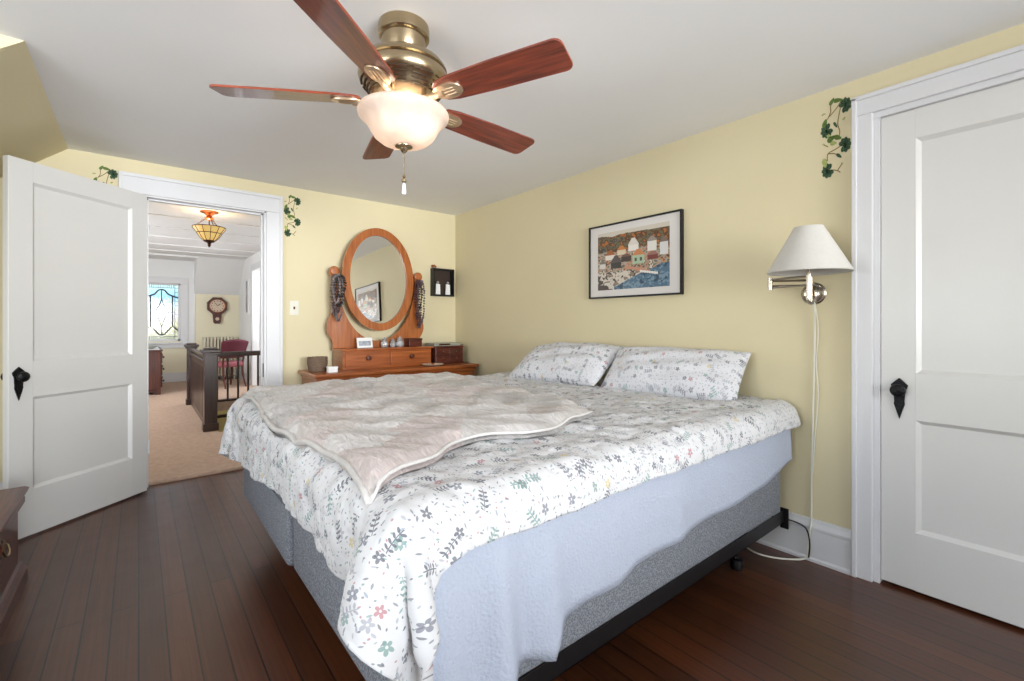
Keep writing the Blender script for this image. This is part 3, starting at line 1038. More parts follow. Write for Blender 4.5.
# wall clock
ck = thing('wall_clock', (-1.32, HY1, 1.13), 'dark wooden octagonal drop clock on the cream hall wall above the radiator', 'clock')
cyf = HY1 - .001
oc = [(-1.32 + .172 * math.cos(R(22.5 + 45 * k)) / math.cos(R(22.5)), 1.49 + .172 * math.sin(R(22.5 + 45 * k)) / math.cos(R(22.5))) for k in range(8)]
b = MB().prism(oc, cyf, cyf - .07, 'xz', .008)
b.prism([(-1.40, 1.36), (-1.385, 1.17), (-1.36, 1.135), (-1.28, 1.135), (-1.255, 1.17), (-1.24, 1.36)], cyf, cyf - .06, 'xz', .006)
b.build('case', M['mahogz'], ck)
dl = MB().lathe([(0, -.0755), (.122, -.0755), (.126, -.072)], (-1.32, cyf, 1.49), 32, 'y').build('dial', M['clockface'], ck)
mb = MB().tube([(-1.32, cyf - .079, 1.49), (-1.27, cyf - .079, 1.53)], .006, 6).tube([(-1.32, cyf - .079, 1.49), (-1.365, cyf - .079, 1.555)], .004, 6)
mb.build('hand', M['bronze'], dl)
for k in range(12):
    a = R(30 * k)
    b = MB().box((-1.32 + .1 * math.sin(a) - .006, cyf - .078, 1.49 + .1 * math.cos(a) - .01), (-1.32 + .1 * math.sin(a) + .006, cyf - .0756, 1.49 + .1 * math.cos(a) + .01))
    b.build('hour_mark', M['bronze'], dl)
MB().tube([(-1.32 + .129 * math.cos(R(k * 12)), cyf - .074, 1.49 + .129 * math.sin(R(k * 12))) for k in range(30)], .007, 6, True).build('bezel', M['copper'], ck)
MB().lathe([(0, -.066), (.03, -.066), (.034, -.058)], (-1.32, cyf, 1.23), 20, 'y').build('pendulum_glass', M['clockface'], ck)

# small framed picture on hall east wall
hp = thing('picture_frame', (HX1, 5.86, 1.3), 'narrow grey picture on the white hall side wall beyond the clock', 'picture')
MB().ring([(5.70, 1.32), (6.02, 1.32), (6.02, 1.97), (5.70, 1.97)], [(5.73, 1.35), (5.99, 1.35), (5.99, 1.94), (5.73, 1.94)], HX1 - .02, HX1 - .001, 'yz').build('frame', M['white'], hp)
MB().box((HX1 - .008, 5.73, 1.35), (HX1 - .002, 5.99, 1.94)).build('print', mat('grey_print', srgb(176, 178, 180), 0.4, 0, 0.2, 8), hp)

# hall ceiling light
hl = thing('ceiling_light', (-1.94, 2.0, HC), 'amber leaded-glass bowl ceiling light hanging in the hall', 'ceiling light')
hx, hy = -1.935, 2.0
MB().lathe([(0, 0), (.085, 0), (.088, -.012), (.06, -.02), (.04, -.03), (.025, -.05), (.03, -.06), (.045, -.075), (.03, -.09), (.012, -.095), (0, -.095)], (hx, hy, HC), 24).build('canopy', M['copper'], hl, 'auto')
MB().tube([(hx, hy, HC - .09), (hx, hy, 2.05)], .006, 8).build('rod', M['bronze'], hl)
for k in range(3):
    a = R(120 * k + 40)
    b = MB()
    for q in range(5):
        t0 = q / 5
        r0, z0 = .04 + (.135 - .04) * (t0 + .1), HC - .08 + (2.215 - HC + .08) * (t0 + .1)
        cen = Vector((hx + r0 * math.cos(a), hy + r0 * math.sin(a), z0))
        dv = Vector((.095 * math.cos(a), .095 * math.sin(a), 2.215 - HC + .08)).normalized()
        sd = dv.cross(Vector((0, 0, 1))).normalized()
        if q % 2:
            sd = dv.cross(sd)
        b.tube([cen + dv * .016 * math.cos(R(45 * i)) + sd * .007 * math.sin(R(45 * i)) for i in range(8)], .0022, 5, True)
    b.build('chain', M['bronze'], hl)
bw = MB().lathe([(.155, 2.205), (.15, 2.19), (.115, 2.14), (.085, 2.09), (.055, 2.06), (.0, 2.05)], (hx, hy, 0), 24).build('glass_bowl', M['amber'], hl, 'auto')
so = bw.modifiers.new('thick', 'SOLIDIFY')
so.thickness = .004
b = MB()
for k in range(12):
    a = R(30 * k)
    b.tube([(hx + r * math.cos(a), hy + r * math.sin(a), z) for r, z in ((.156, 2.205), (.151, 2.188), (.116, 2.138), (.086, 2.088), (.056, 2.058))], .003, 4)
for r, z in ((.157, 2.206), (.118, 2.14)):
    b.tube([(hx + r * math.cos(R(15 * k)), hy + r * math.sin(R(15 * k)), z) for k in range(24)], .004, 5, True)
b.build('leading', M['bronze'], bw)
MB().lathe([(0, 2.06), (.058, 2.062), (.05, 2.045), (.02, 2.035), (.014, 2.02), (.018, 2.01), (.006, 1.99), (0, 1.985)], (hx, hy, 0), 20).build('finial', M['bronze'], hl, 'auto')
pl = bpy.data.lights.new('hall_bulb', 'POINT')
pl.energy = 5
pl.color = (1, .86, .62)
pl.shadow_soft_size = .03
po = bpy.data.objects.new('hall_bulb', pl)
po.location = (hx, hy, 2.18)
col.objects.link(po)
po.parent = hl
po.location = (0, 0, 2.18 - HC)

# ------------------------------------------------------------------ bed
BX0, BX1, BY0, BY1 = -2.09, -.09, -3.14, -1.20
bed = thing('bed', (-1.09, -2.17, 0), 'king bed with two grey box springs on a black steel frame against the yellow wall', 'bed')
fr = MB()
for y, d in ((BY0 + .015, 1), (BY1 - .015, -1), ((BY0 + BY1) / 2, 1)):
    fr.box((BX0 + .10, y - d * .018, .165), (BX1 + .03, y - d * .013, .225), .001)
    fr.box((BX0 + .10, y - d * .018, .165), (BX1 + .03, y + d * .03, .170), .001)
for x in (BX0 + .35, BX1 - .30):
    fr.box((x, BY0 + .02, .172), (x + .04, BY1 - .02, .180), .001)
    fr.box((x, BY0 + .02, .14), (x + .005, BY1 - .02, .18), .001)
frame = fr.build('frame', M['black'], bed)
for y in (BY0 - .006, BY1 + .006):
    MB().box((BX1 + .02, y - .016, .135), (BX1 + .028, y + .022, .235), .002).build('headboard_bracket', M['black'], frame)
for x in (BX0 + .37, BX1 - .28):
    for y in (BY0 + .09, (BY0 + BY1) / 2, BY1 - .09):
        MB().tube([(x, y, .17), (x, y, .05)], .014, 8).lathe([(0, 0), (.026, 0), (.03, .02), (.026, .045), (0, .05)], (x, y, .001), 14).build('leg', M['black'], frame, 'auto')
ym = (BY0 + BY1) / 2
for y0, y1, dx in ((BY0, ym - .004, 0.0), (ym + .004, BY1, -.014)):
    bs = MB().box((BX0 + dx, y0, .215), (BX1, y1, .445), .022, 3)
    bo = bs.build('box_spring', M['boxspring'], bed, 'auto')
    MB().tube([(BX0 + dx + .03, y0 + .006, .432), (BX1 - .03, y0 + .006, .432), (BX1 - .006, y0 + .03, .432), (BX1 - .006, y1 - .03, .432), (BX1 - .03, y1 - .006, .432), (BX0 + dx + .03, y1 - .006, .432), (BX0 + dx + .006, y1 - .03, .432), (BX0 + dx + .006, y0 + .03, .432)], .007, 6, True).build('piping', M['boxspring'], bo)
mt = MB().box((BX0 + .005, BY0 + .005, .447), (BX1, BY1 - .005, .725), .06, 5)
mt.build('mattress', M['mattress'], bed, 'auto')

# flat sheet: covers the mattress top and hangs down the side nearest the camera
hem = [(-2.085, .25), (-1.9, .296), (-1.813, .300), (-1.76, .290), (-1.705, .278), (-1.692, .310), (-1.658, .346), (-1.558, .36), (-1.419, .364), (-1.34, .395), (-1.09, .40), (-.934, .408), (-.7, .418), (-.386, .429), (-.201, .456), (-.1, .483), (-.075, .485)]
hx_, hz_ = [p[0] for p in hem], [p[1] for p in hem]
xs = np.linspace(-2.085, -.075, 150)
P = []
for x in xs:
    hz = float(np.interp(x, hx_, hz_))
    rip = .006 * math.sin(x * 9 + .6) + .003 * math.sin(x * 17 + 1) + .045 * math.exp(-((x + 1.87) / .04) ** 2) - .012 * math.exp(-((x + 1.79) / .03) ** 2) + .032 * math.exp(-((x + 1.70) / .045) ** 2) + .03 * math.exp(-((x + 2.02) / .04) ** 2) + .012 * math.exp(-((x + 1.1) / .06) ** 2)
    row = [(x, -2.6, .730), (x, -3.0, .730), (x, -3.09, .730), (x, -3.125, .722), (x, -3.147, .705), (x, -3.156, .68)]
    for k in range(1, 13):
        t = k / 12
        z = .68 + (hz - .68) * t
        y = -3.168 - .012 * t - rip * t
        row.append((x, min(y, -3.158), z))
    P.append(row)
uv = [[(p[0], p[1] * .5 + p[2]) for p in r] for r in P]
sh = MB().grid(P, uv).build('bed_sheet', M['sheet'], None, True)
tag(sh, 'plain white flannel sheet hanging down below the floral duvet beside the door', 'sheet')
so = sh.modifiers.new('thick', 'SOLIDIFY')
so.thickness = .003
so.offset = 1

# floral duvet: draped by a small cloth relaxation over the mattress


def drape(x0, x1, y0, y1, h, top, steps, seed, box, rad, thick, floor=0.02, wr=0.012, corner=.12):
    rng = np.random.RandomState(seed)
    nx, ny = int(round((x1 - x0) / h)) + 1, int(round((y1 - y0) / h)) + 1
    X, Y = np.meshgrid(np.linspace(x0, x1, nx), np.linspace(y0, y1, ny), indexing='ij')
    p = np.stack([X, Y, np.full_like(X, top)], -1)
    uvx, uvy = X - x0, Y - y0
    lo = rng.rand(nx // 6 + 3, ny // 6 + 3)
    ii, jj = np.meshgrid(np.arange(nx) / 6, np.arange(ny) / 6, indexing='ij')
    i0, j0 = ii.astype(int), jj.astype(int)
    fi, fj = ii - i0, jj - j0
    fi, fj = fi * fi * (3 - 2 * fi), fj * fj * (3 - 2 * fj)
    nz = (lo[i0, j0] * (1 - fi) * (1 - fj) + lo[i0 + 1, j0] * fi * (1 - fj) + lo[i0, j0 + 1] * (1 - fi) * fj + lo[i0 + 1, j0 + 1] * fi * fj) - .5
    p[..., 2] += nz * wr * 2
    wx_ = np.clip((-1.7 - Y) / .6, 0, 1)
    p[..., 0] += wx_ * wx_ * (3 - 2 * wx_) * .06 * np.clip((-1.95 - X) / .41, 0, 1)
    wrp = np.clip((-1.98 - X) / .38, 0, 1)
    p[..., 1] -= wrp * wrp * (3 - 2 * wrp) * corner * np.clip((-2.2 - Y) / .9, 0, 1)
    q = p.copy()
    r0 = p.copy()
    r0[..., 2] = 0
    uvx, uvy = r0[..., 0] - x0, r0[..., 1] - y0
    ln_ = lambda a, b: np.sqrt(((b - a) ** 2).sum(-1, keepdims=True)) * 1.01
    (bx0, by0, bz0), (bx1, by1, bz1) = box
    c = np.array([(bx0 + bx1) / 2, (by0 + by1) / 2, (bz0 + bz1) / 2])
    hs = np.array([(bx1 - bx0) / 2, (by1 - by0) / 2, (bz1 - bz0) / 2]) - rad

    def con(A, B, L, k):
        d = B - A
        n = np.sqrt((d * d).sum(-1, keepdims=True)) + 1e-9
        s = d * ((n - L) / n * .5 * k)
        A += s
        B -= s

    def half(ax, st, L, k):
        n = p.shape[ax]
        for o in (0, 1):
            idx = np.arange(n - st)
            idx = idx[(idx // st) % 2 == o]
            if ax == 0:
                A, B = p[idx], p[idx + st]
                con(A, B, ln_(r0[idx], r0[idx + st]), k)
                p[idx], p[idx + st] = A, B
            else:
                A, B = p[:, idx], p[:, idx + st]
                con(A, B, ln_(r0[:, idx], r0[:, idx + st]), k)
                p[:, idx], p[:, idx + st] = A, B

    def diag(k):
        for o in (0, 1):
            i = np.arange(o, nx - 1, 2)
            A, B = p[i, :-1], p[i + 1, 1:]
            con(A, B, ln_(r0[i, :-1], r0[i + 1, 1:]), k)
            p[i, :-1], p[i + 1, 1:] = A, B
            A, B = p[i, 1:], p[i + 1, :-1]
            con(A, B, ln_(r0[i, 1:], r0[i + 1, :-1]), k)
            p[i, 1:], p[i + 1, :-1] = A, B
    g = np.array([0, 0, -9.8]) * (1 / 60.) ** 2 * .35
    for s in range(steps):
        v = (p - q) * .965
        q = p.copy()
        p += v + g
        for it in range(7):
            half(0, 1, 0, 1.0)
            half(1, 1, 0, 1.0)
            diag(.5)
            if it % 2 == 0:
                half(0, 3, 0, .25)
                half(1, 3, 0, .25)
            # collide with the mattress
            d = np.abs(p - c) - hs
            out = np.maximum(d, 0)
            ln = np.sqrt((out * out).sum(-1))
            ins = np.minimum(d.max(-1), 0)
            sd = ln + ins - rad - thick
            m = sd < 0
            if m.any():
                sg = np.sign(p - c)
                nrm = out * sg
                l2 = np.sqrt((nrm * nrm).sum(-1, keepdims=True))
                deep = l2[..., 0] < 1e-9
                nrm = np.where(deep[..., None], np.array([0, 0, 1.0]), nrm / np.maximum(l2, 1e-9))
                mv = np.where(m, -sd, 0)[..., None] * nrm
                p += mv
                fr_ = np.where(m[..., None], p - q, 0)
                fn = (fr_ * nrm).sum(-1, keepdims=True) * nrm
                p -= (fr_ - fn) * .5
            p[..., 0] = np.minimum(p[..., 0], -.035)
            p[..., 2] = np.maximum(p[..., 2], floor)
    return p, uvx, uvy, nx, ny


DH = .024
dp, ux, uy, dnx, dny = drape(-2.36, -.055, -3.245, -1.07, DH, .80, 240, 5, ((-2.13, -3.172, .2), (.1, -1.185, .728)), .055, .022, corner=.19)
rng = np.random.RandomState(11)
P = [[tuple(dp[i, j]) for j in range(dny)] for i in range(dnx)]
uv = [[(ux[i, j], uy[i, j]) for j in range(dny)] for i in range(dnx)]
dv = MB().grid(P, uv)
duvet = dv.build('duvet', M['duvet'], None, True, fix=False)
tag(duvet, 'white floral duvet with grey leaves spread over the king bed', 'duvet')
sub = duvet.modifiers.new('smooth', 'SUBSURF')
sub.levels = sub.render_levels = 2
tx = bpy.data.textures.new('duvet_puff', 'CLOUDS')
tx.noise_scale = .16
tx.noise_depth = 2
dm = duvet.modifiers.new('puff', 'DISPLACE')
dm.texture = tx
dm.strength = .035
dm.mid_level = .45
dm.texture_coords = 'LOCAL'
tx2 = bpy.data.textures.new('duvet_crinkle', 'CLOUDS')
tx2.noise_scale = .055
tx2.noise_depth = 3
dm = duvet.modifiers.new('crinkle', 'DISPLACE')
dm.texture = tx2
dm.strength = .014
dm.mid_level = .5
dm.texture_coords = 'LOCAL'
so = duvet.modifiers.new('thick', 'SOLIDIFY')
so.thickness = .022
so.offset = 0
so.use_rim = True

# coverlet folded over the foot half
dg = bpy.context.evaluated_depsgraph_get()
ev = duvet.evaluated_get(dg)
me_ = ev.to_mesh()
bvh = BVHTree.FromPolygons([v.co.copy() for v in me_.vertices], [tuple(f.vertices) for f in me_.polygons])
ev.to_mesh_clear()


def top_z(x, y, d=.74):
    h = bvh.ray_cast(Vector((x, y, 2.0)), Vector((0, 0, -1)))
    return h[0].z if h[0] is not None and h[0].z > .55 else d


def smooth_top(x, y):
    return sum(top_z(x + a, y + c) for a in (-.03, 0, .03) for c in (-.03, 0, .03)) / 9


near = spline([(-2.135, -3.04), (-2.05, -2.99), (-1.914, -2.94), (-1.82, -2.86), (-1.728, -2.84), (-1.6, -2.88), (-1.504, -2.92), (-1.3, -2.86), (-1.08, -2.785)], 8)
far = spline([(-2.125, -1.30), (-2.0, -1.20), (-1.7, -1.15), (-1.4, -1.13), (-1.1, -1.12), (-.80, -1.14)], 12)


def along(c, t):
    c = np.array(c)
    s = np.r_[0, np.cumsum(np.linalg.norm(np.diff(c, axis=0), axis=1))]
    return np.array([np.interp(t * s[-1], s, c[:, k]) for k in (0, 1)])


b = MB()
NU, NV = 60, 72
for lay_, (inset, zb, zt) in enumerate(((.0, .006, .016), (.010, .017, .027), (.002, .028, .042))):
    topP, uvq = [], []
    for i in range(NU + 1):
        u = i / NU
        a, c_ = along(near, u), along(far, u)
        row, ur = [], []
        for j in range(NV + 1):
            v = j / NV
            pt = a * (1 - v) + c_ * v
            pt = pt + np.array([.02 * math.sin(v * 9) * (1 - u) + .025 * math.sin(v * 7) * u, 0])
            cen = np.array([-1.6, -2.05])
            e = min(u, 1 - u, v, 1 - v)
            pt = pt + (cen - pt) * (inset / 1.2)
            z = smooth_top(pt[0], pt[1])
            edge = min(1.0, (min(v * NV, (1 - v) * NV, u * NU, (1 - u) * NU) / 1.5))
            crease = .004 * math.sin(pt[0] * 31 + 3 * math.sin(pt[1] * 9)) + .005 * math.sin(pt[1] * 27 + 2 * math.sin(pt[0] * 13)) + .004 * math.sin((pt[0] + pt[1]) * 52)
            row.append((pt[0], pt[1], z + zb + (zt - zb) * math.sqrt(max(edge, 0)) + (crease * edge if lay_ == 2 else 0)))
            ur.append((pt[0], pt[1]))
        topP.append(row)
        uvq.append(ur)
    botP = [[(x, y, z - (zt - zb) * 1.0 - .001 if 0 < i < NU and 0 < j < NV else z - .002) for j, (x, y, z) in enumerate(r)] for i, r in enumerate(topP)]
    b.grid(topP, uvq)
    b.grid([r[::-1] for r in botP], [r[::-1] for r in uvq])
bmesh.ops.remove_doubles(b.bm, verts=b.bm.verts[:], dist=.0012)
quilt = b.build('quilt', M['quilt'], None, True, fix=False)
edge = []
for i in range(NU + 1):
    edge.append(topP[i][0])
foot_edge = [topP[0][j] for j in range(NV, -1, -1)]
for pts_, r_ in ((foot_edge, .010), (edge, .006)):
    q_ = [(x, y, z - .004) for x, y, z in pts_[::2]]
    MB().tube(q_, r_, 8).build('binding', M['satin'], quilt, True)
tag(quilt, 'taupe satin patchwork quilt folded in layers on the foot of the bed', 'quilt')


# pillows
def pillow(L, Wd, T, seed):
    rng = random.Random(seed)
    nu, nv = 40, 26
    top, bot, uvt = [], [], []
    for i in range(nu + 1):
        u = i / nu * 2 - 1
        r1, r2, ru = [], [], []
        for j in range(nv + 1):
            v = j / nv * 2 - 1
            th = T / 2 * (max(0, 1 - abs(u) ** 3.2) ** .62) * (max(0, 1 - abs(v) ** 2.6) ** .62)
            pin = 1 - .045 * (v * v) * (1 - u * u) * 0 - .05 * (1 - abs(v) ** 2) * abs(u) ** 4 * .4
            x = u * L / 2 * (1 - .03 * (1 - v * v))
            y = v * Wd / 2 * (1 - .05 * (1 - u * u))
            wv = .006 * math.sin(u * 9 + 3 * v + seed) + .005 * math.sin(v * 11 - 4 * u + seed * 2)
            r1.append((x, y, th + wv * (1 - max(abs(u), abs(v)) ** 4)))
            r2.append((x, y, -th * .8 + wv * (1 - max(abs(u), abs(v)) ** 4) * 0))
            ru.append((x + seed, y))
        top.append(r1)
        bot.append(r2[::1])
        uvt.append(ru)
    mb = MB().grid(top, uvt)
    mb.grid(bot, uvt)
    bmesh.ops.remove_doubles(mb.bm, verts=mb.bm.verts[:], dist=.0005)
    return mb


def place_pillow(name, L, Wd, T, seed, c, tilt, yaw, roll, label):
    # long side along y, raised side towards the wall
    rot = Matrix.Rotation(yaw, 4, 'Z') @ Matrix.Rotation(-tilt, 4, 'Y') @ Matrix.Rotation(roll, 4, 'X') @ Matrix.Rotation(R(90), 4, 'Z')
    o = pillow(L, Wd, T, seed).build(name, M['pillow'], None, True, tf=Matrix.Translation(c) @ rot)
    sb = o.modifiers.new('smooth', 'SUBSURF')
    sb.levels = sb.render_levels = 1
    return tag(o, label, 'pillow', 'floral bed pillows')


place_pillow('pillow', .80, .36, .20, 3, (-.205, -2.60, .868), R(46), R(7), 0, 'floral pillow nearer the wall lamp, propped against the yellow wall')
place_pillow('pillow', .80, .42, .20, 8, (-.28, -1.83, .872), R(33), R(4), R(-2), 'floral pillow nearer the dresser and the room corner')

# ------------------------------------------------------------------ ceiling fan
FX, FY = -1.770, -2.462
fan = thing('ceiling_fan', (FX, FY, CZ), 'five-blade cherry and brass ceiling fan with a lit glass bowl', 'ceiling fan')
MB().lathe([(0, CZ), (.092, CZ), (.094, CZ - .012), (.094, CZ - .042), (.088, CZ - .05), (.082, CZ - .052), (.080, CZ - .075), (.074, CZ - .10), (.066, CZ - .12), (0, CZ - .12)], (FX, FY, 0), 40).build('canopy', M['brass'], fan, 'auto')
mh = MB().lathe([(0, 2.15), (.066, 2.15), (.09, 2.143), (.12, 2.134), (.148, 2.116), (.160, 2.098), (.161, 2.092), (.155, 2.089), (.157, 2.085), (.163, 2.078), (.165, 2.062), (.160, 2.045), (.150, 2.035), (.138, 2.022), (.130, 2.010), (.122, 1.996), (.105, 1.980), (.09, 1.972), (.075, 1.966), (.060, 1.962), (.058, 1.945), (0, 1.945)], (FX, FY, 0), 48).build('motor_housing', M['brass'], fan, 'auto')
for k in range(10):
    for r, z in ((.154, 2.036), (.1425, 2.0235), (.1335, 2.011), (.1245, 1.998)):
        MB().tube([(FX + r * math.cos(R(36 * k + q)), FY + r * math.sin(R(36 * k + q)), z) for q in range(4, 33, 4)], .0030, 6).build('vent_slot', M['brassdark'], mh)
a0 = -1.1796
pitch = R(-12)
for k in range(5):
    t = a0 + R(72) * k
    mtx = Matrix.Translation((FX, FY, 1.979)) @ Matrix.Rotation(t, 4, 'Z') @ Matrix.Rotation(pitch, 4, 'X')
    # blade outline with rounded tip corners
    out = [(.155, -.030), (.175, -.048), (.22, -.056), (.40, -.064), (.625, -.0675)]
    tip = [(.656 - .028 + .028 * math.cos(R(q)), .0675 - .028 + .028 * math.sin(R(q))) for q in (0, 22, 45, 67, 90)]
    pts = out[:-1] + [(x, -y) for x, y in reversed(tip)] + tip + [(x, -y) for x, y in reversed(out[:-1])]
    mb = MB().prism(pts, -.004, .004, 'xy', .0015)
    bl = mb.build('blade', M['blade'], fan, None, world=False)
    bl.matrix_local = Matrix.Translation((0, 0, 1.979 - CZ)) @ Matrix.Rotation(t, 4, 'Z') @ Matrix.Rotation(pitch, 4, 'X')
    arm = MB()
    arm.prism(ell(.205, 0, .058, .036, 28, 2.4), -.012, -.0035, 'xy', .003)
    for yy in (-.012, 0, .012):
        arm.tube([(.17, yy, -.0125), (.205, yy * 1.2, -.0135), (.235, yy * 1.1, -.0125)], .0022, 6)
    arm.tube(spline([(.075, 0, .002), (.11, 0, -.012), (.15, 0, -.012), (.185, 0, -.009)], 5), [.011] * 8 + [.013] * 4 + [.015] * 4, 10)
    arm.build('blade_arm', M['brassarm'], bl, 'auto', world=False)


def bowl_mat():
    m = bpy.data.materials.new('lit_alabaster_bowl')
    m.use_nodes = True
    nt = m.node_tree
    b = nt.nodes['Principled BSDF']
    tc = _n(nt, 'ShaderNodeTexCoord')
    no = _n(nt, 'ShaderNodeTexNoise')
    no.inputs['Scale'].default_value = 9
    no.inputs['Distortion'].default_value = 1.5
    nt.links.new(tc.outputs['Object'], no.inputs['Vector'])
    rp = _n(nt, 'ShaderNodeValToRGB')
    rp.color_ramp.elements[0].position = .3
    rp.color_ramp.elements[0].color = (.70, .60, .53, 1)
    rp.color_ramp.elements[1].position = .7
    rp.color_ramp.elements[1].color = (.80, .72, .66, 1)
    nt.links.new(no.outputs['Fac'], rp.inputs['Fac'])
    nt.links.new(rp.outputs['Color'], b.inputs['Base Color'])
    b.inputs['Roughness'].default_value = .35
    b.inputs['Subsurface Weight'].default_value = 0.0
    b.inputs['Transmission Weight'].default_value = 0.0
    tl = _n(nt, 'ShaderNodeBsdfTranslucent')
    nt.links.new(rp.outputs['Color'], tl.inputs['Color'])
    mx = _n(nt, 'ShaderNodeMixShader')
    mx.inputs[0].default_value = .42
    nt.links.new(b.outputs[0], mx.inputs[1])
    nt.links.new(tl.outputs[0], mx.inputs[2])
    nt.links.new(mx.outputs[0], nt.nodes['Material Output'].inputs['Surface'])
    return m


M['bowl'] = bowl_mat()
bwl = MB().lathe([(.152, 1.944), (.163, 1.939), (.168, 1.929), (.165, 1.918), (.150, 1.904), (.135, 1.888), (.124, 1.868), (.110, 1.845), (.086, 1.826), (.05, 1.813), (.012, 1.809)], (FX, FY, 0), 48).build('light_bowl', M['bowl'], fan, True)
so = bwl.modifiers.new('thick', 'SOLIDIFY')
so.thickness = .004
MB().lathe([(0, 1.819), (.034, 1.817), (.032, 1.809), (.016, 1.803), (.012, 1.794), (.006, 1.787), (0, 1.785)], (FX, FY, 0), 20).build('finial', M['brass'], fan, 'auto')
MB().lathe([(0, 1.955), (.03, 1.955), (.032, 1.92), (.02, 1.91), (.0, 1.905)], (FX, FY, 0), 16).build('bulb_socket', M['brass'], fan, 'auto')
bb = emit_mat('warm_lit_bulb', (1, .85, .62, 1), 5)
for s_ in (-1, 1):
    MB().ball((FX + .055 * s_, FY, 1.905), .024, 1.3).build('bulb', bb, fan, True)
    pl = bpy.data.lights.new('fan_bulb', 'POINT')
    pl.energy = 1.5
    pl.color = (1, .92, .82)
    pl.shadow_soft_size = .026
    po = bpy.data.objects.new('fan_bulb', pl)
    col.objects.link(po)
    po.parent = fan
    po.location = (.0, .05 * s_, 1.90 - CZ)
ch = MB()
z = 1.787
while z > 1.70:
    ch.ball((FX, FY, z), .0028, 1, 6)
    z -= .0062
ch.lathe([(0, .012), (.004, .01), (.007, .004), (.004, -.002), (.009, -.008), (.009, -.016), (.004, -.02), (0, -.02)], (FX, FY, 1.695), 12)
pc = ch.build('pull_chain', M['brass'], fan, 'auto')
MB().lathe([(0, 1.676), (.005, 1.674), (.007, 1.655), (.009, 1.638), (.007, 1.632), (0, 1.631)], (FX, FY, 0), 12).build('pull_knob', M['white'], pc, 'auto')

# ------------------------------------------------------------------ framed print on the east wall
pf = thing('framed_print', (0, -2.2, 1.32), 'black framed print of a harbour village above the bed', 'picture')
py0, py1, pz0_, pz1_ = -2.566, -1.838, 1.322, 1.832
fo = [(py0, pz0_), (py1, pz0_), (py1, pz1_), (py0, pz1_)]
w = .011
MB().ring(fo, [(py0 + w, pz0_ + w), (py1 - w, pz0_ + w), (py1 - w, pz1_ - w), (py0 + w, pz1_ - w)], -.028, -.001, 'yz').build('frame', M['black'], pf)
MB().box((-.018, py0 + w, pz0_ + w), (-.008, py1 - w, pz1_ - w)).build('mat_board', M['matboard'], pf)
# the print itself: small painted patches
NX, NZ = 168, 122
iy0, iy1, iz0, iz1 = -2.482, -1.918, 1.378, 1.775
rng = np.random.RandomState(3)


def vnoise(shape, n):
    lo = rng.rand(n + 2, n + 2)
    a, c_ = np.meshgrid(np.linspace(0, n, shape[0]), np.linspace(0, n, shape[1]), indexing='ij')
    i, j = a.astype(int), c_.astype(int)
    f, g_ = a - i, c_ - j
    return lo[i, j] * (1 - f) * (1 - g_) + lo[i + 1, j] * f * (1 - g_) + lo[i, j + 1] * (1 - f) * g_ + lo[i + 1, j + 1] * f * g_


U, V = np.meshgrid((np.arange(NX) + .5) / NX, (np.arange(NZ) + .5) / NZ, indexing='ij')   # V up from the bottom, U from far (north) to near
img = np.zeros((NX, NZ, 3))
S = lambda r, g, b_: np.array(srgb(r, g, b_)[:3])
n1, n2, n3 = vnoise((NX, NZ), 9), vnoise((NX, NZ), 22), vnoise((NX, NZ), 45)
img[:] = S(196, 190, 176)
sky_ = V > .955 - .05 * n1
tree = (V > .60) & ~sky_
pal = [S(140, 82, 44), S(176, 110, 56), S(96, 66, 44), S(110, 100, 74), S(72, 68, 62), S(190, 150, 96)]
k = (n2 * 4 + n3 * 2).astype(int) % 6
for i, c in enumerate(pal):
    img[tree & (k == i)] = c
img[sky_] = S(206, 198, 184)
mid = (V > .30) & (V <= .66 + .06 * (n1 - .5))
pal2 = [S(214, 206, 190), S(120, 90, 66), S(84, 74, 64), S(190, 130, 90), S(168, 160, 148), S(104, 96, 72)]
k2 = (n2 * 3 + n3 * 4 + 1).astype(int) % 6
for i, c in enumerate(pal2):
    img[mid & (k2 == i)] = c


def quad(u0, v0, u1, v1, c, roof=None, rh=.08):
    img[(U > u0) & (U < u1) & (V > v0) & (V < v1)] = S(*c)
    if roof:
        m = (V >= v1) & (V < v1 + rh) & (np.abs(U - (u0 + u1) / 2) < (u1 - u0) / 2 * 1.15 * (1 - (V - v1) / rh * .75))
        img[m] = S(*roof)


quad(.46, .62, .60, .72, (228, 224, 216), (216, 210, 200), .12)
quad(.72, .58, .84, .74, (224, 220, 214), (150, 140, 132))
quad(.88, .50, .98, .70, (214, 214, 212), (120, 104, 96))
quad(.30, .58, .42, .66, (216, 200, 170), (190, 120, 60))
quad(.12, .52, .26, .60, (226, 218, 206), (160, 96, 50))
quad(.52, .40, .68, .54, (168, 190, 160), (200, 130, 84), .10)
quad(.20, .36, .36, .46, (60, 54, 52), (88, 78, 72), .12)
quad(.36, .46, .50, .54, (70, 56, 50), (112, 84, 70), .05)
quad(.03, .38, .12, .46, (210, 206, 196), (120, 112, 104))
quad(.72, .44, .86, .52, (120, 60, 54), (150, 110, 100), .05)
for u0 in (.55, .62):
    quad(u0, .44, u0 + .03, .50, (84, 80, 74))
low = V <= .30
img[low] = S(206, 196, 182)
img[low & (n2 > .6)] = S(140, 122, 104)
img[low & (n3 > .72)] = S(74, 64, 58)
water = V < .06 + .30 * np.clip((U - .28) / .6, 0, 1) + .03 * (n1 - .5)
water &= U > .25
img[water] = S(84, 112, 134)
img[water & (n3 > .55)] = S(120, 146, 162)
img[water & (n2 < .3)] = S(54, 78, 98)
rock = (U < .22) & (V < .26 - .5 * U) & (n2 > .38)
img[rock] = S(70, 54, 46)
boat = (np.abs((V - .30) + (U - .62) * .35) < .025) & (np.abs(U - .58) < .17)
img[boat] = S(196, 140, 112)
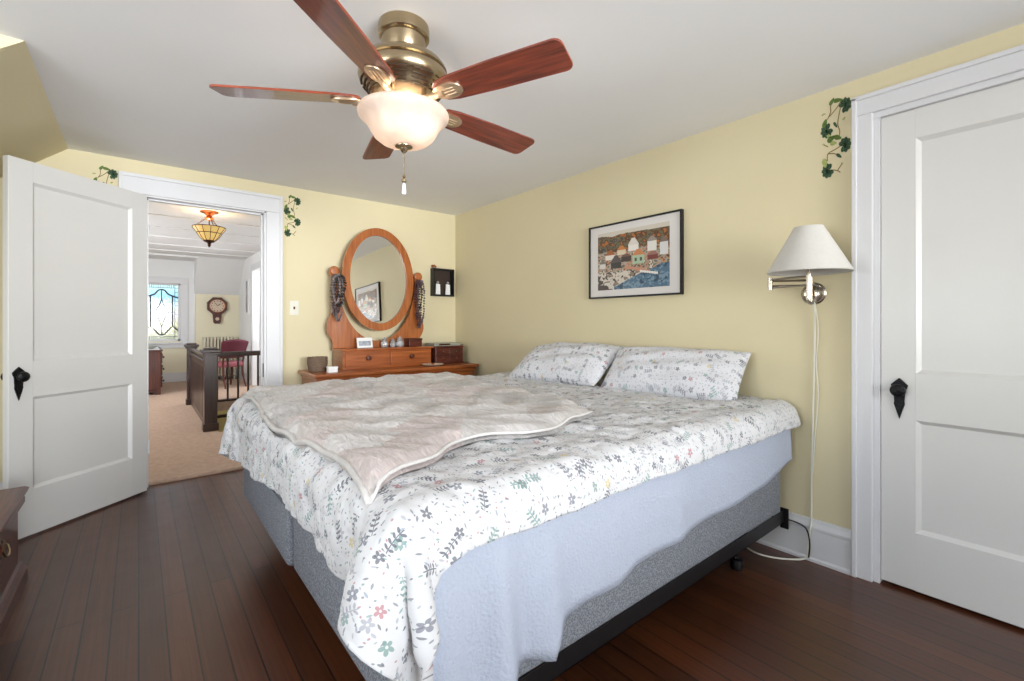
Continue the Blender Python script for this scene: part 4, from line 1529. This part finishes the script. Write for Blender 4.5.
boat2 = (np.abs((V - .25) + (U - .72) * .25) < .018) & (np.abs(U - .74) < .12)
img[boat2] = S(226, 222, 216)
bm = bmesh.new()
cl = bm.loops.layers.float_color.new('ink')
vs = [[bm.verts.new((-.0195, iy1 + (iy0 - iy1) * i / NX, iz0 + (iz1 - iz0) * j / NZ)) for j in range(NZ + 1)] for i in range(NX + 1)]
for i in range(NX):
    for j in range(NZ):
        f = bm.faces.new((vs[i][j], vs[i][j + 1], vs[i + 1][j + 1], vs[i + 1][j]))
        for lp in f.loops:
            lp[cl] = (*img[i, j], 1)
bm.transform(Matrix.Translation((0, 2.2, -1.32)))
me = bpy.data.meshes.new('print')
bm.to_mesh(me)
bm.free()
me.materials.append(M['ink'])
o = bpy.data.objects.new('print', me)
col.objects.link(o)
o.parent = pf
so = o.modifiers.new('paper', 'SOLIDIFY')
so.thickness = .001

# ------------------------------------------------------------------ swing-arm wall lamp
wl = thing('wall_lamp', (0, -3.245, 1.29), 'nickel swing-arm wall lamp with a grey-white cone shade', 'wall lamp')
ly = -3.25
MB().lathe([(0, -.001), (.052, -.001), (.054, -.006), (.046, -.012), (.042, -.010), (.036, -.014), (.012, -.018), (0, -.018)], (0, ly, 1.292), 32, 'x').build('wall_plate', M['nickel'], wl, 'auto')
LX, LY = -.178, -3.285
b = MB().tube([(-.012, ly, 1.31), (-.045, ly, 1.31)], .008, 10).tube([(-.045, ly, 1.255), (-.045, ly, 1.37)], .009, 12)
for z in (1.355, 1.33):
    b.tube([(-.045, ly, z), (-.135, -3.105, z)], .0055, 10)
b.tube([(-.135, -3.105, 1.312), (-.135, -3.105, 1.372)], .011, 12)
for z in (1.362, 1.322):
    b.tube([(-.135, -3.105, z), (LX, LY, z)], .0055, 10)
b.build('swing_arm', M['nickel'], wl, 'auto')
MB().tube([(LX, LY, 1.26), (LX, LY, 1.40)], .010, 12).lathe([(0, 1.40), (.016, 1.40), (.018, 1.41), (.018, 1.45), (0, 1.455)], (LX, LY, 0), 16).ball((LX, LY, 1.255), .009).build('lamp_stem', M['nickel'], wl, 'auto')
shd = MB().lathe([(.165, 1.378), (.166, 1.384), (.060, 1.582), (.059, 1.586)], (LX, LY, 0), 48).build('shade', M['shade'], wl, 'auto')
so = shd.modifiers.new('thick', 'SOLIDIFY')
so.thickness = .003
so.offset = -1
sp_ = MB()
for k in range(3):
    a = R(120 * k)
    sp_.tube([(LX, LY, 1.565), (LX + .058 * math.cos(a), LY + .058 * math.sin(a), 1.578)], .002, 6)
sp_.tube([(LX, LY, 1.45), (LX, LY, 1.568)], .002, 6)
sp_.build('shade_spider', M['nickel'], wl)
cp = spline([(-.02, -3.255, 1.24), (-.012, -3.258, 1.15), (-.012, -3.252, .8), (-.010, -3.243, .4), (-.012, -3.243, .21), (-.03, -3.243, .15), (-.034, -3.235, .06), (-.045, -3.225, .012), (-.12, -3.15, .006), (-.16, -3.06, .006), (-.13, -2.98, .006), (-.07, -2.90, .006)], 8)
MB().tube(cp, .0042, 8).build('cord', M['cord'], wl, 'auto')
cp = spline([(-.03, -3.262, 1.25), (-.012, -3.272, 1.12), (-.012, -3.264, .95), (-.012, -3.272, .8), (-.012, -3.258, .6), (-.012, -3.249, .42)], 8)
MB().tube(cp, .0025, 6).build('switch_cord', M['cord'], wl, 'auto')
cab = MB().tube(spline([(-.034, -3.06, .16), (-.036, -3.15, .172), (-.034, -3.21, .165), (-.036, -3.235, .14), (-.034, -3.243, .08), (-.04, -3.24, .02)], 8), .0034, 7)
tag(cab.build('black_cable', M['black'], None, 'auto'), 'thin black cable running along the white baseboard behind the bed frame', 'cable')

# ------------------------------------------------------------------ light switch
ls = thing('light_switch', (-1.552, 0, 1.273), 'ivory wall light switch beside the hall doorway', 'light switch')
MB().box((-1.588, -.006, 1.215), (-1.516, -.0005, 1.331), .003).build('plate', M['cord'], ls)
MB().box((-1.558, -.016, 1.262), (-1.546, -.006, 1.284), .002).build('toggle', M['bronze'], ls)

# ------------------------------------------------------------------ dresser with swing mirror
DX0, DX1, DYF, DZ = -1.53, -.05, -.50, .765
dr = thing('dresser', (-.80, -.27, 0), 'honey pine dresser with a small drawer hutch and oval swing mirror', 'dresser')
b = MB().box((DX0 + .03, DYF + .03, .09), (DX1 - .03, -.03, DZ - .03), .006)
b.box((DX0 + .015, DYF + .015, .0), (DX1 - .015, -.03, .10), .008)
b.box((DX0 + .02, DYF + .02, DZ - .055), (DX1 - .02, -.03, DZ - .03), .008)
b.build('body', M['pine'], dr)
MB().box((DX0, DYF, DZ - .03), (DX1, -.02, DZ), .01, 3).build('top', M['pine'], dr)
for ci in range(3):
    x0 = DX0 + .07 + ci * .455
    for z in (.13, .34, .545):
        h_ = .18 if z < .5 else .15
        dw = MB().box((x0, DYF + .012, z), (x0 + .43, DYF + .03, z + h_), .006).build('drawer', M['pine'], dr)
        for q in (.11, .32):
            MB().lathe([(0, 0), (.009, 0), (.010, -.010), (.021, -.018), (.019, -.028), (0, -.032)], (x0 + q, DYF + .012, z + h_ / 2), 14, 'y').build('knob', M['pinedark'], dw, 'auto')
HX_0, HX_1, HYF, HZ = -1.265, -.43, -.30, .935
b = MB().box((HX_0 + .012, HYF + .012, DZ), (HX_1 - .012, -.04, HZ - .018), .003)
hut = b.build('hutch', M['pine'], dr)
MB().box((HX_0 - .005, HYF - .008, HZ - .018), (HX_1 + .005, -.035, HZ), .006).build('hutch_top', M['pine'], hut)
for x0, x1 in ((HX_0 + .03, -.855), (-.84, HX_1 - .028)):
    dw = MB().box((x0, HYF + .0, DZ + .022), (x1, HYF + .012, HZ - .034), .004)
    dw = dw.build('hutch_drawer', M['pine'], dr)
    MB().lathe([(0, 0), (.009, 0), (.010, -.010), (.022, -.018), (.020, -.028), (0, -.032)], ((x0 + x1) / 2, HYF, DZ + .09), 14, 'y').build('knob', M['pinedark'], dw, 'auto')
# lyre-shaped mirror support
MX, MZ, MA, MBv = -.876, 1.538, .334, .458
half = [(.40, HZ), (.40, 1.00), (.435, 1.05), (.447, 1.11), (.437, 1.17), (.412, 1.23), (.398, 1.30), (.395, 1.40), (.398, 1.50), (.405, 1.53), (.425, 1.565), (.425, 1.60), (.405, 1.625), (.378, 1.622), (.358, 1.60), (.352, 1.56), (.350, 1.50)]
inn = []
for k in range(17):
    t = R(4 + (90 - 4) * k / 16)
    inn.append(((MA + .014) * math.cos(t), 1.49 - (.50) * math.sin(t) + .0))
sp1 = spline(half, 4)
right = sp1 + inn
poly = [(MX + u, v) for u, v in right] + [(MX - u, v) for u, v in reversed(right[:-1])]
MB().prism(poly, -.115, -.085, 'xz', .004).build('mirror_support', M['pinez'], dr)
for sg in (-1, 1):
    MB().lathe([(0, -.022), (.03, -.018), (.040, -.008), (.040, .008), (.03, .014), (0, .018)], (MX + sg * .388, -.115, 1.588), 20, 'y').build('mirror_post_knob', M['pinez'], dr, 'auto')
tilt = Matrix.Translation((MX, -.125, MZ)) @ Matrix.Rotation(R(1.7), 4, 'Z') @ Matrix.Rotation(R(-2.4), 4, 'X') @ Matrix.Translation((-MX, .125, -MZ))
n_ = 64
O_, I_ = ell(MX, MZ, MA, MBv, n_), ell(MX, MZ, MA - .066, MBv - .066, n_)
mf = MB().ring(O_, I_, -.14, -.108)
es = [e for e in mf.bm.edges if len(e.link_faces) == 2 and e.calc_face_angle(0) > 1.2]
bmesh.ops.bevel(mf.bm, geom=es, offset=.008, segments=3, profile=.5, affect='EDGES')
mfo = mf.build('mirror_frame', M['pinez'], dr, 'auto', tf=tilt)
MB().prism(ell(MX, MZ, MA - .062, MBv - .062, n_), -.126, -.120).build('mirror_glass', M['mirror'], mfo, tf=tilt)


# necklaces hanging from the mirror posts
def necklace(cx, cy, ztop, drop, wid, m, seed, label):
    rg = random.Random(seed)
    mb = MB()
    n = int(drop * 2 / .016)
    for k in range(n):
        t = k / n * 2 * math.pi
        x = cx + wid * math.sin(t) * (.6 + .4 * math.cos(t / 2) ** 2) + rg.uniform(-.003, .003)
        z = ztop - drop * .5 * (1 - math.cos(t))
        y = cy - .006 * math.sin(t) + rg.uniform(-.003, .003)
        mb.ball((x, y, z), rg.uniform(.007, .0125), 1, 6)
    o = mb.build('necklace', M[m], None, True)
    return tag(o, label, 'necklace', 'necklaces hanging on the mirror posts')


kinds = [('bead1', 'smoky grey bead'), ('bead2', 'plum bead'), ('bead4', 'jet black bead'), ('bead3', 'pearl bead'), ('bead1', 'long smoky grey bead'), ('bead4', 'short jet black bead')]
for k, (m, nm) in enumerate(kinds):
    necklace(MX - .382 + .014 * (k % 3 - 1), -.155 - .012 * k, 1.55 - .012 * (k % 2), (.34, .30, .26, .22, .38, .17)[k], .034 + .006 * (k % 3), m, k, nm + ' necklace hanging from the mirror post by the doorway')
for k, (m, nm) in enumerate([('bead2', 'plum bead'), ('bead4', 'jet black bead'), ('bead1', 'smoky grey bead'), ('bead2', 'long plum bead')]):
    necklace(MX + .375 + .014 * (k % 3 - 1), -.155 - .012 * k, 1.545, (.36, .26, .40, .44)[k], .024 + .006 * (k % 3), m, 20 + k, nm + ' necklace hanging from the mirror post by the shadow box')

# things on the dresser
bk_ = MB()
for k in range(9):
    z = DZ + .006 + k * .0125
    r = .062 + .010 * math.sin(k / 8 * math.pi * .7)
    bk_.tube([(-1.43 + r * math.cos(R(15 * q)), -.22 + r * math.sin(R(15 * q)), z + .002 * (q % 2)) for q in range(24)], .0068, 6, True)
bk_.lathe([(0, DZ + .002), (.06, DZ + .002), (.06, DZ + .006), (0, DZ + .006)], (-1.43, -.22, 0), 20)
tag(bk_.build('basket', M['wicker'], None, 'auto'), 'small round grey-tan wicker basket on the dresser end by the doorway', 'basket')
wb = thing('trinket_box', (-1.375, -.40, DZ), 'tiny white box on the dresser top in front of the wicker basket', 'box')
MB().box((-1.41, -.43, DZ + .001), (-1.34, -.38, DZ + .034), .003).build('box_body', M['white'], wb)
MB().box((-1.413, -.433, DZ + .034), (-1.337, -.377, DZ + .047), .003).build('lid', M['white'], wb)

cf = thing('photo_card', (-1.035, -.20, HZ), 'white photo card leaning on the hutch top below the mirror', 'photo card')
tf_ = Matrix.Translation((-1.035, -.205, HZ + .002)) @ Matrix.Rotation(R(-14), 4, 'X')
MB().box((-.068, -.004, 0), (.068, .0, .088), .001).build('card', M['white'], cf, tf=tf_)
MB().box((-.052, -.0052, .018), (.052, -.004, .058)).build('photo', mat('faded_photo', srgb(190, 200, 214), .4, 0, .3, 30), cf, tf=tf_)
MB().tube([(0, .0, .05), (0, .05, .014)], .002, 5).build('stand', M['white'], cf, tf=Matrix.Translation((-1.035, -.205, HZ + .002)))

jg = [(0, 0), (.028, 0), (.036, .02), (.036, .045), (.024, .058), (.022, .066), (.028, .07), (.02, .08), (.006, .084), (.008, .094), (0, .098)]
xs_ = [(-.845, 'pear-shaped cut glass bottle with stopper nearest the photo card', .9), (-.765, 'middle cut glass bottle on the hutch top', .75), (-.70, 'larger cut glass jar nearest the dark box', 1.0)]
for x, lb, s_ in xs_:
    t = thing('glass_bottle', (x, -.17, HZ), lb, 'glass bottle', 'cut glass bottles on the hutch')
    MB().lathe([(r * s_, h_ * s_) for r, h_ in jg[:7]] + [(0, .07 * s_)], (x, -.17, HZ + .001), 12).build('bottle_body', M['glassware'], t)
    MB().lathe([(0, .0)] + [(r * s_, (h_ - .07) * s_) for r, h_ in jg[6:]], (x, -.17, HZ + .072 * s_), 12).build('stopper', M['glassware'], t)
dk = thing('keepsake_box', (-.565, -.17, HZ), 'small dark cherry keepsake box on the hutch beside the glass bottles', 'box')
MB().box((-.63, -.22, HZ + .001), (-.50, -.12, HZ + .055), .003).build('box_body', M['cherry'], dk)
MB().box((-.634, -.224, HZ + .055), (-.496, -.116, HZ + .075), .004).build('lid', M['cherry'], dk)

jb = thing('jewelry_box', (-.255, -.20, DZ), 'dark cherry jewelry box with small drawers on the dresser beside the hutch', 'jewelry box')
b = MB().box((-.405, -.30, DZ + .001), (-.105, -.10, DZ + .150), .003).box((-.415, -.31, DZ + .001), (-.095, -.09, DZ + .015), .004)
b.build('box_body', M['cherry'], jb)
MB().box((-.412, -.308, DZ + .150), (-.098, -.092, DZ + .166), .004).build('lid', M['cherry'], jb)
for z in (.024, .088):
    for x0 in (-.395, -.25):
        dw = MB().box((x0, -.306, DZ + z), (x0 + .135, -.30, DZ + z + .055), .002).build('drawer', M['cherry'], jb)
        MB().ball((x0 + .0675, -.311, DZ + z + .028), .007, 1, 8).build('knob', M['brass'], dw, True)
tin = thing('tin_box', (-.25, -.2, DZ + .167), 'flat grey-green tin lying on top of the jewelry box', 'tin')
MB().box((-.41, -.29, DZ + .1665), (-.12, -.11, DZ + .195), .006).build('tin_body', M['greybox'], tin)
MB().box((-.36, -.294, DZ + .175), (-.24, -.29, DZ + .19), .001).build('tin_label', M['bronze'], tin)
oc = MB().prism([(-.10, DZ + .001), (-.03, DZ + .001), (-.03, DZ + .17), (-.10, DZ + .17)], -.20, -.14, 'xz', .006)
tag(oc.build('tissue_box', M['wicker']), 'tall dull tan box standing on the dresser in the room corner', 'box')
td = thing('trinket_dish', (-.49, -.40, DZ), 'shallow tan dish of small trinkets on the dresser in front of the hutch', 'dish')
MB().lathe([(0, 0), (.05, 0), (.085, .014), (.082, .017), (.05, .005), (0, .005)], (-.49, -.40, DZ + .001), 24, sx=1.2).build('dish_body', M['clockface'], td, 'auto')
b = MB()
for k in range(9):
    a = random.uniform(0, 6.28)
    r = random.uniform(0, .05)
    b.ball((-.49 + r * math.cos(a), -.40 + r * math.sin(a), DZ + .015), random.uniform(.007, .012), .8, 7)
tk = b.build('trinkets', [M['copper']], td, True)
tk['kind'] = 'stuff'

# ------------------------------------------------------------------ shadow box by the corner
sbx = thing('shadow_box', (-.168, 0, 1.417), 'small black shadow box shelf hung near the room corner', 'shadow box')
x0, x1, z0, z1 = -.292, -.052, 1.417, 1.692
MB().ring([(x0, z0), (x1, z0), (x1, z1), (x0, z1)], [(x0 + .016, z0 + .016), (x1 - .016, z0 + .016), (x1 - .016, z1 - .016), (x0 + .016, z1 - .016)], -.065, -.001).build('frame', M['black'], sbx)
MB().box((x0 + .014, -.008, z0 + .014), (x1 - .014, -.001, z1 - .014)).build('back_panel', mat('dark_brown_back', srgb(52, 36, 26), .6), sbx)
for x, lb in ((-.232, 'small white tag figure in the shadow box, nearer the mirror'), (-.118, 'small white tag figure in the shadow box, nearer the corner')):
    t = thing('figurine', (x, -.04, z0 + .017), lb, 'figurine', 'white figures in the shadow box')
    MB().prism([(x - .026, z0 + .017), (x + .028, z0 + .017), (x + .024, z0 + .12), (x - .018, z0 + .125)], -.05, -.032, 'xz', .004).build('figure_body', M['white'], t)
    MB().ball((x + .002, -.041, z0 + .137), .013, 1, 10).build('figure_top', M['greybox'], t, True)
bx_ = thing('flower_ornament', (-.268, -.035, z1), 'tiny dried flower ornament on top of the black shadow box', 'ornament')
b = MB()
for k in range(7):
    a = R(51 * k)
    b.ball((-.268 + .018 * math.cos(a), -.035 + .012 * math.sin(a), z1 + .016 + .009 * (k % 2)), .011, 1, 7)
b.build('flower', M['copper'], bx_, True)
MB().lathe([(0, 0), (.012, 0), (.014, .012), (0, .014)], (-.268, -.035, z1 + .001), 10).build('flower_pot', M['greybox'], bx_)


# ------------------------------------------------------------------ painted vine stencils
def stencil(name, plane, p, h0, ztop, sw, sh, label):
    """vine of lobed leaves painted on a wall; local u across (m), v down from the top; plane 'yz' at x=p or 'xz' at y=p"""
    mb = MB()

    def T(zx, zy, lift):
        u = h0 + (zx - 190) * sw
        v = ztop - zy * sh
        return (p - lift, u, v) if plane == 'yz' else (u, p - lift, v)

    def poly(pts, mi, lift):
        mb.mi = mi
        A = [mb.bm.verts.new(T(x, y, lift)) for x, y in pts]
        f = mb.bm.faces.new(A)
        f.material_index = mi

    def stroke(pts, wd, mi, lift):
        q = spline(pts, 6)
        for (x0, y0), (x1, y1) in zip(q, q[1:]):
            d = math.hypot(x1 - x0, y1 - y0) + 1e-6
            nx_, ny_ = -(y1 - y0) / d * wd, (x1 - x0) / d * wd
            poly([(x0 + nx_, y0 + ny_), (x1 + nx_, y1 + ny_), (x1 - nx_, y1 - ny_), (x0 - nx_, y0 - ny_)], mi, lift)
    for pts in ([(165, 85), (150, 120), (150, 160), (125, 205)], [(240, 90), (200, 140), (140, 190)], [(225, 150), (205, 250), (220, 310), (215, 350)], [(240, 410), (190, 430), (130, 450), (125, 500)], [(130, 450), (180, 460), (225, 490)], [(165, 570), (205, 585), (225, 600)], [(110, 160), (80, 165)], [(250, 230), (262, 225)], [(90, 375), (130, 400)], [(235, 545), (205, 580)]):
        stroke(pts, 3.6, 4, .0004)

    def big(cx, cy, r, rot):
        n = 56
        pts = []
        for k in range(n):
            a = 2 * math.pi * k / n
            rr = r * (.80 + .20 * abs(math.cos(a * 4.5)))
            dn = abs((a + math.pi) % (2 * math.pi) - math.pi)
            rr *= .25 + .75 * min(1, dn / .35)
            pts.append((cx + rr * math.cos(a + rot) * .92, cy + rr * math.sin(a + rot)))
        poly(pts, 0, .0006)
        for k in range(1, 8):
            a = rot + 2 * math.pi * k / 8
            stroke([(cx, cy), (cx + r * .62 * math.cos(a) * .92, cy + r * .66 * math.sin(a))], 3.8, 3, .0009)

    def leaf(cx, cy, L_, W_, rot, mi):
        pts = []
        for k in range(24):
            a = 2 * math.pi * k / 24
            x, y = L_ * math.cos(a), W_ * math.sin(a) * (1 - .35 * math.cos(a))
            pts.append((cx + x * math.cos(rot) - y * math.sin(rot), cy + x * math.sin(rot) + y * math.cos(rot)))
        poly(pts, mi, .0007)
    for cx, cy, rt in ((262, 140, 2.6), (120, 285, -.5), (260, 415, 2.8), (128, 570, -.3)):
        big(cx, cy, 54, rt)
    for a_ in ((160, 88, 22, 10, -.9, 1), (205, 92, 26, 11, .1, 1), (105, 228, 24, 13, -1.2, 1), (188, 260, 20, 7, 1.0, 0), (155, 350, 26, 14, -.5, 1), (205, 352, 24, 12, .4, 1), (172, 385, 20, 11, .1, 2), (140, 330, 16, 9, .6, 2), (215, 482, 20, 8, .7, 0), (105, 512, 26, 14, 1.4, 2), (95, 160, 8, 4, 0, 2), (250, 235, 8, 5, 0, 2), (95, 375, 8, 4, 0, 2), (238, 540, 8, 4, .6, 2)):
        leaf(a_[0], a_[1], a_[2] * 1.3, a_[3] * 1.35, *a_[4:])
    o = mb.build(name, [M['leafd'], M['leafm'], M['leafl'], M['vein'], M['stem']], None, fix=False)
    sl = o.modifiers.new('paint', 'SOLIDIFY')
    sl.thickness = .0003
    return tag(o, label, 'wall stencil', 'painted vine stencils')


# on the east wall u runs towards -y as it goes right in view
stencil('vine_stencil', 'yz', 0, -3.340, 2.255, -.00052, .00067, 'green painted vine beside the closed door above the wall lamp')
stencil('vine_stencil', 'xz', 0, -1.565, 2.238, .00055, .00062, 'green painted vine on the wall between doorway and mirror')
stencil('vine_stencil', 'xz', 0, -2.715, 2.228, .00055, .00062, 'green painted vine partly hidden behind the open door')

# ------------------------------------------------------------------ cedar chest at the left edge
cc = thing('blanket_chest', (-3.2, -1.65, 0), 'red-brown cedar blanket chest standing by the open door', 'chest')
b = MB().box((-3.42, -2.25, .05), (-2.955, -1.10, .375), .004)
b.build('body', M['mahog'], cc)
ld = MB().prism([(-3.44, .378), (-2.945, .378), (-2.93, .392), (-2.925, .408), (-2.94, .415), (-3.44, .415)], -2.28, -1.06, 'xz', .003)
ld.box((-2.955, -2.26, .350), (-2.935, -1.085, .378), .004).box((-3.42, -1.10, .350), (-2.955, -1.085, .378), .004)
ld.build('lid', M['mahog'], cc)
b = MB().prism([(-3.44, 0), (-2.928, 0), (-2.928, .06), (-2.945, .085), (-2.957, .09), (-3.44, .09)], -2.28, -1.08, 'xz', .003)
b.build('base_moulding', M['mahog'], cc)
b = MB().prism(ell(-1.42, .27, .055, .035, 24, 1.6), -2.957, -2.948, 'yz', .002)
b.tube(spline([(-2.945, -1.46, .275), (-2.938, -1.45, .25), (-2.936, -1.42, .243), (-2.938, -1.39, .25), (-2.945, -1.38, .275)], 5), .004, 6)
b.build('drop_handle', M['brass'], cc)
b = MB()
for sg in (-1, 1):
    b.tube(spline([(-2.952, -1.60 + sg * .02, .30), (-2.950, -1.60 + sg * .09, .325), (-2.950, -1.60 + sg * .13, .29), (-2.950, -1.60 + sg * .08, .26), (-2.952, -1.60 + sg * .05, .29)], 5), .006, 6)
b.build('carved_scroll', M['mahog'], cc)
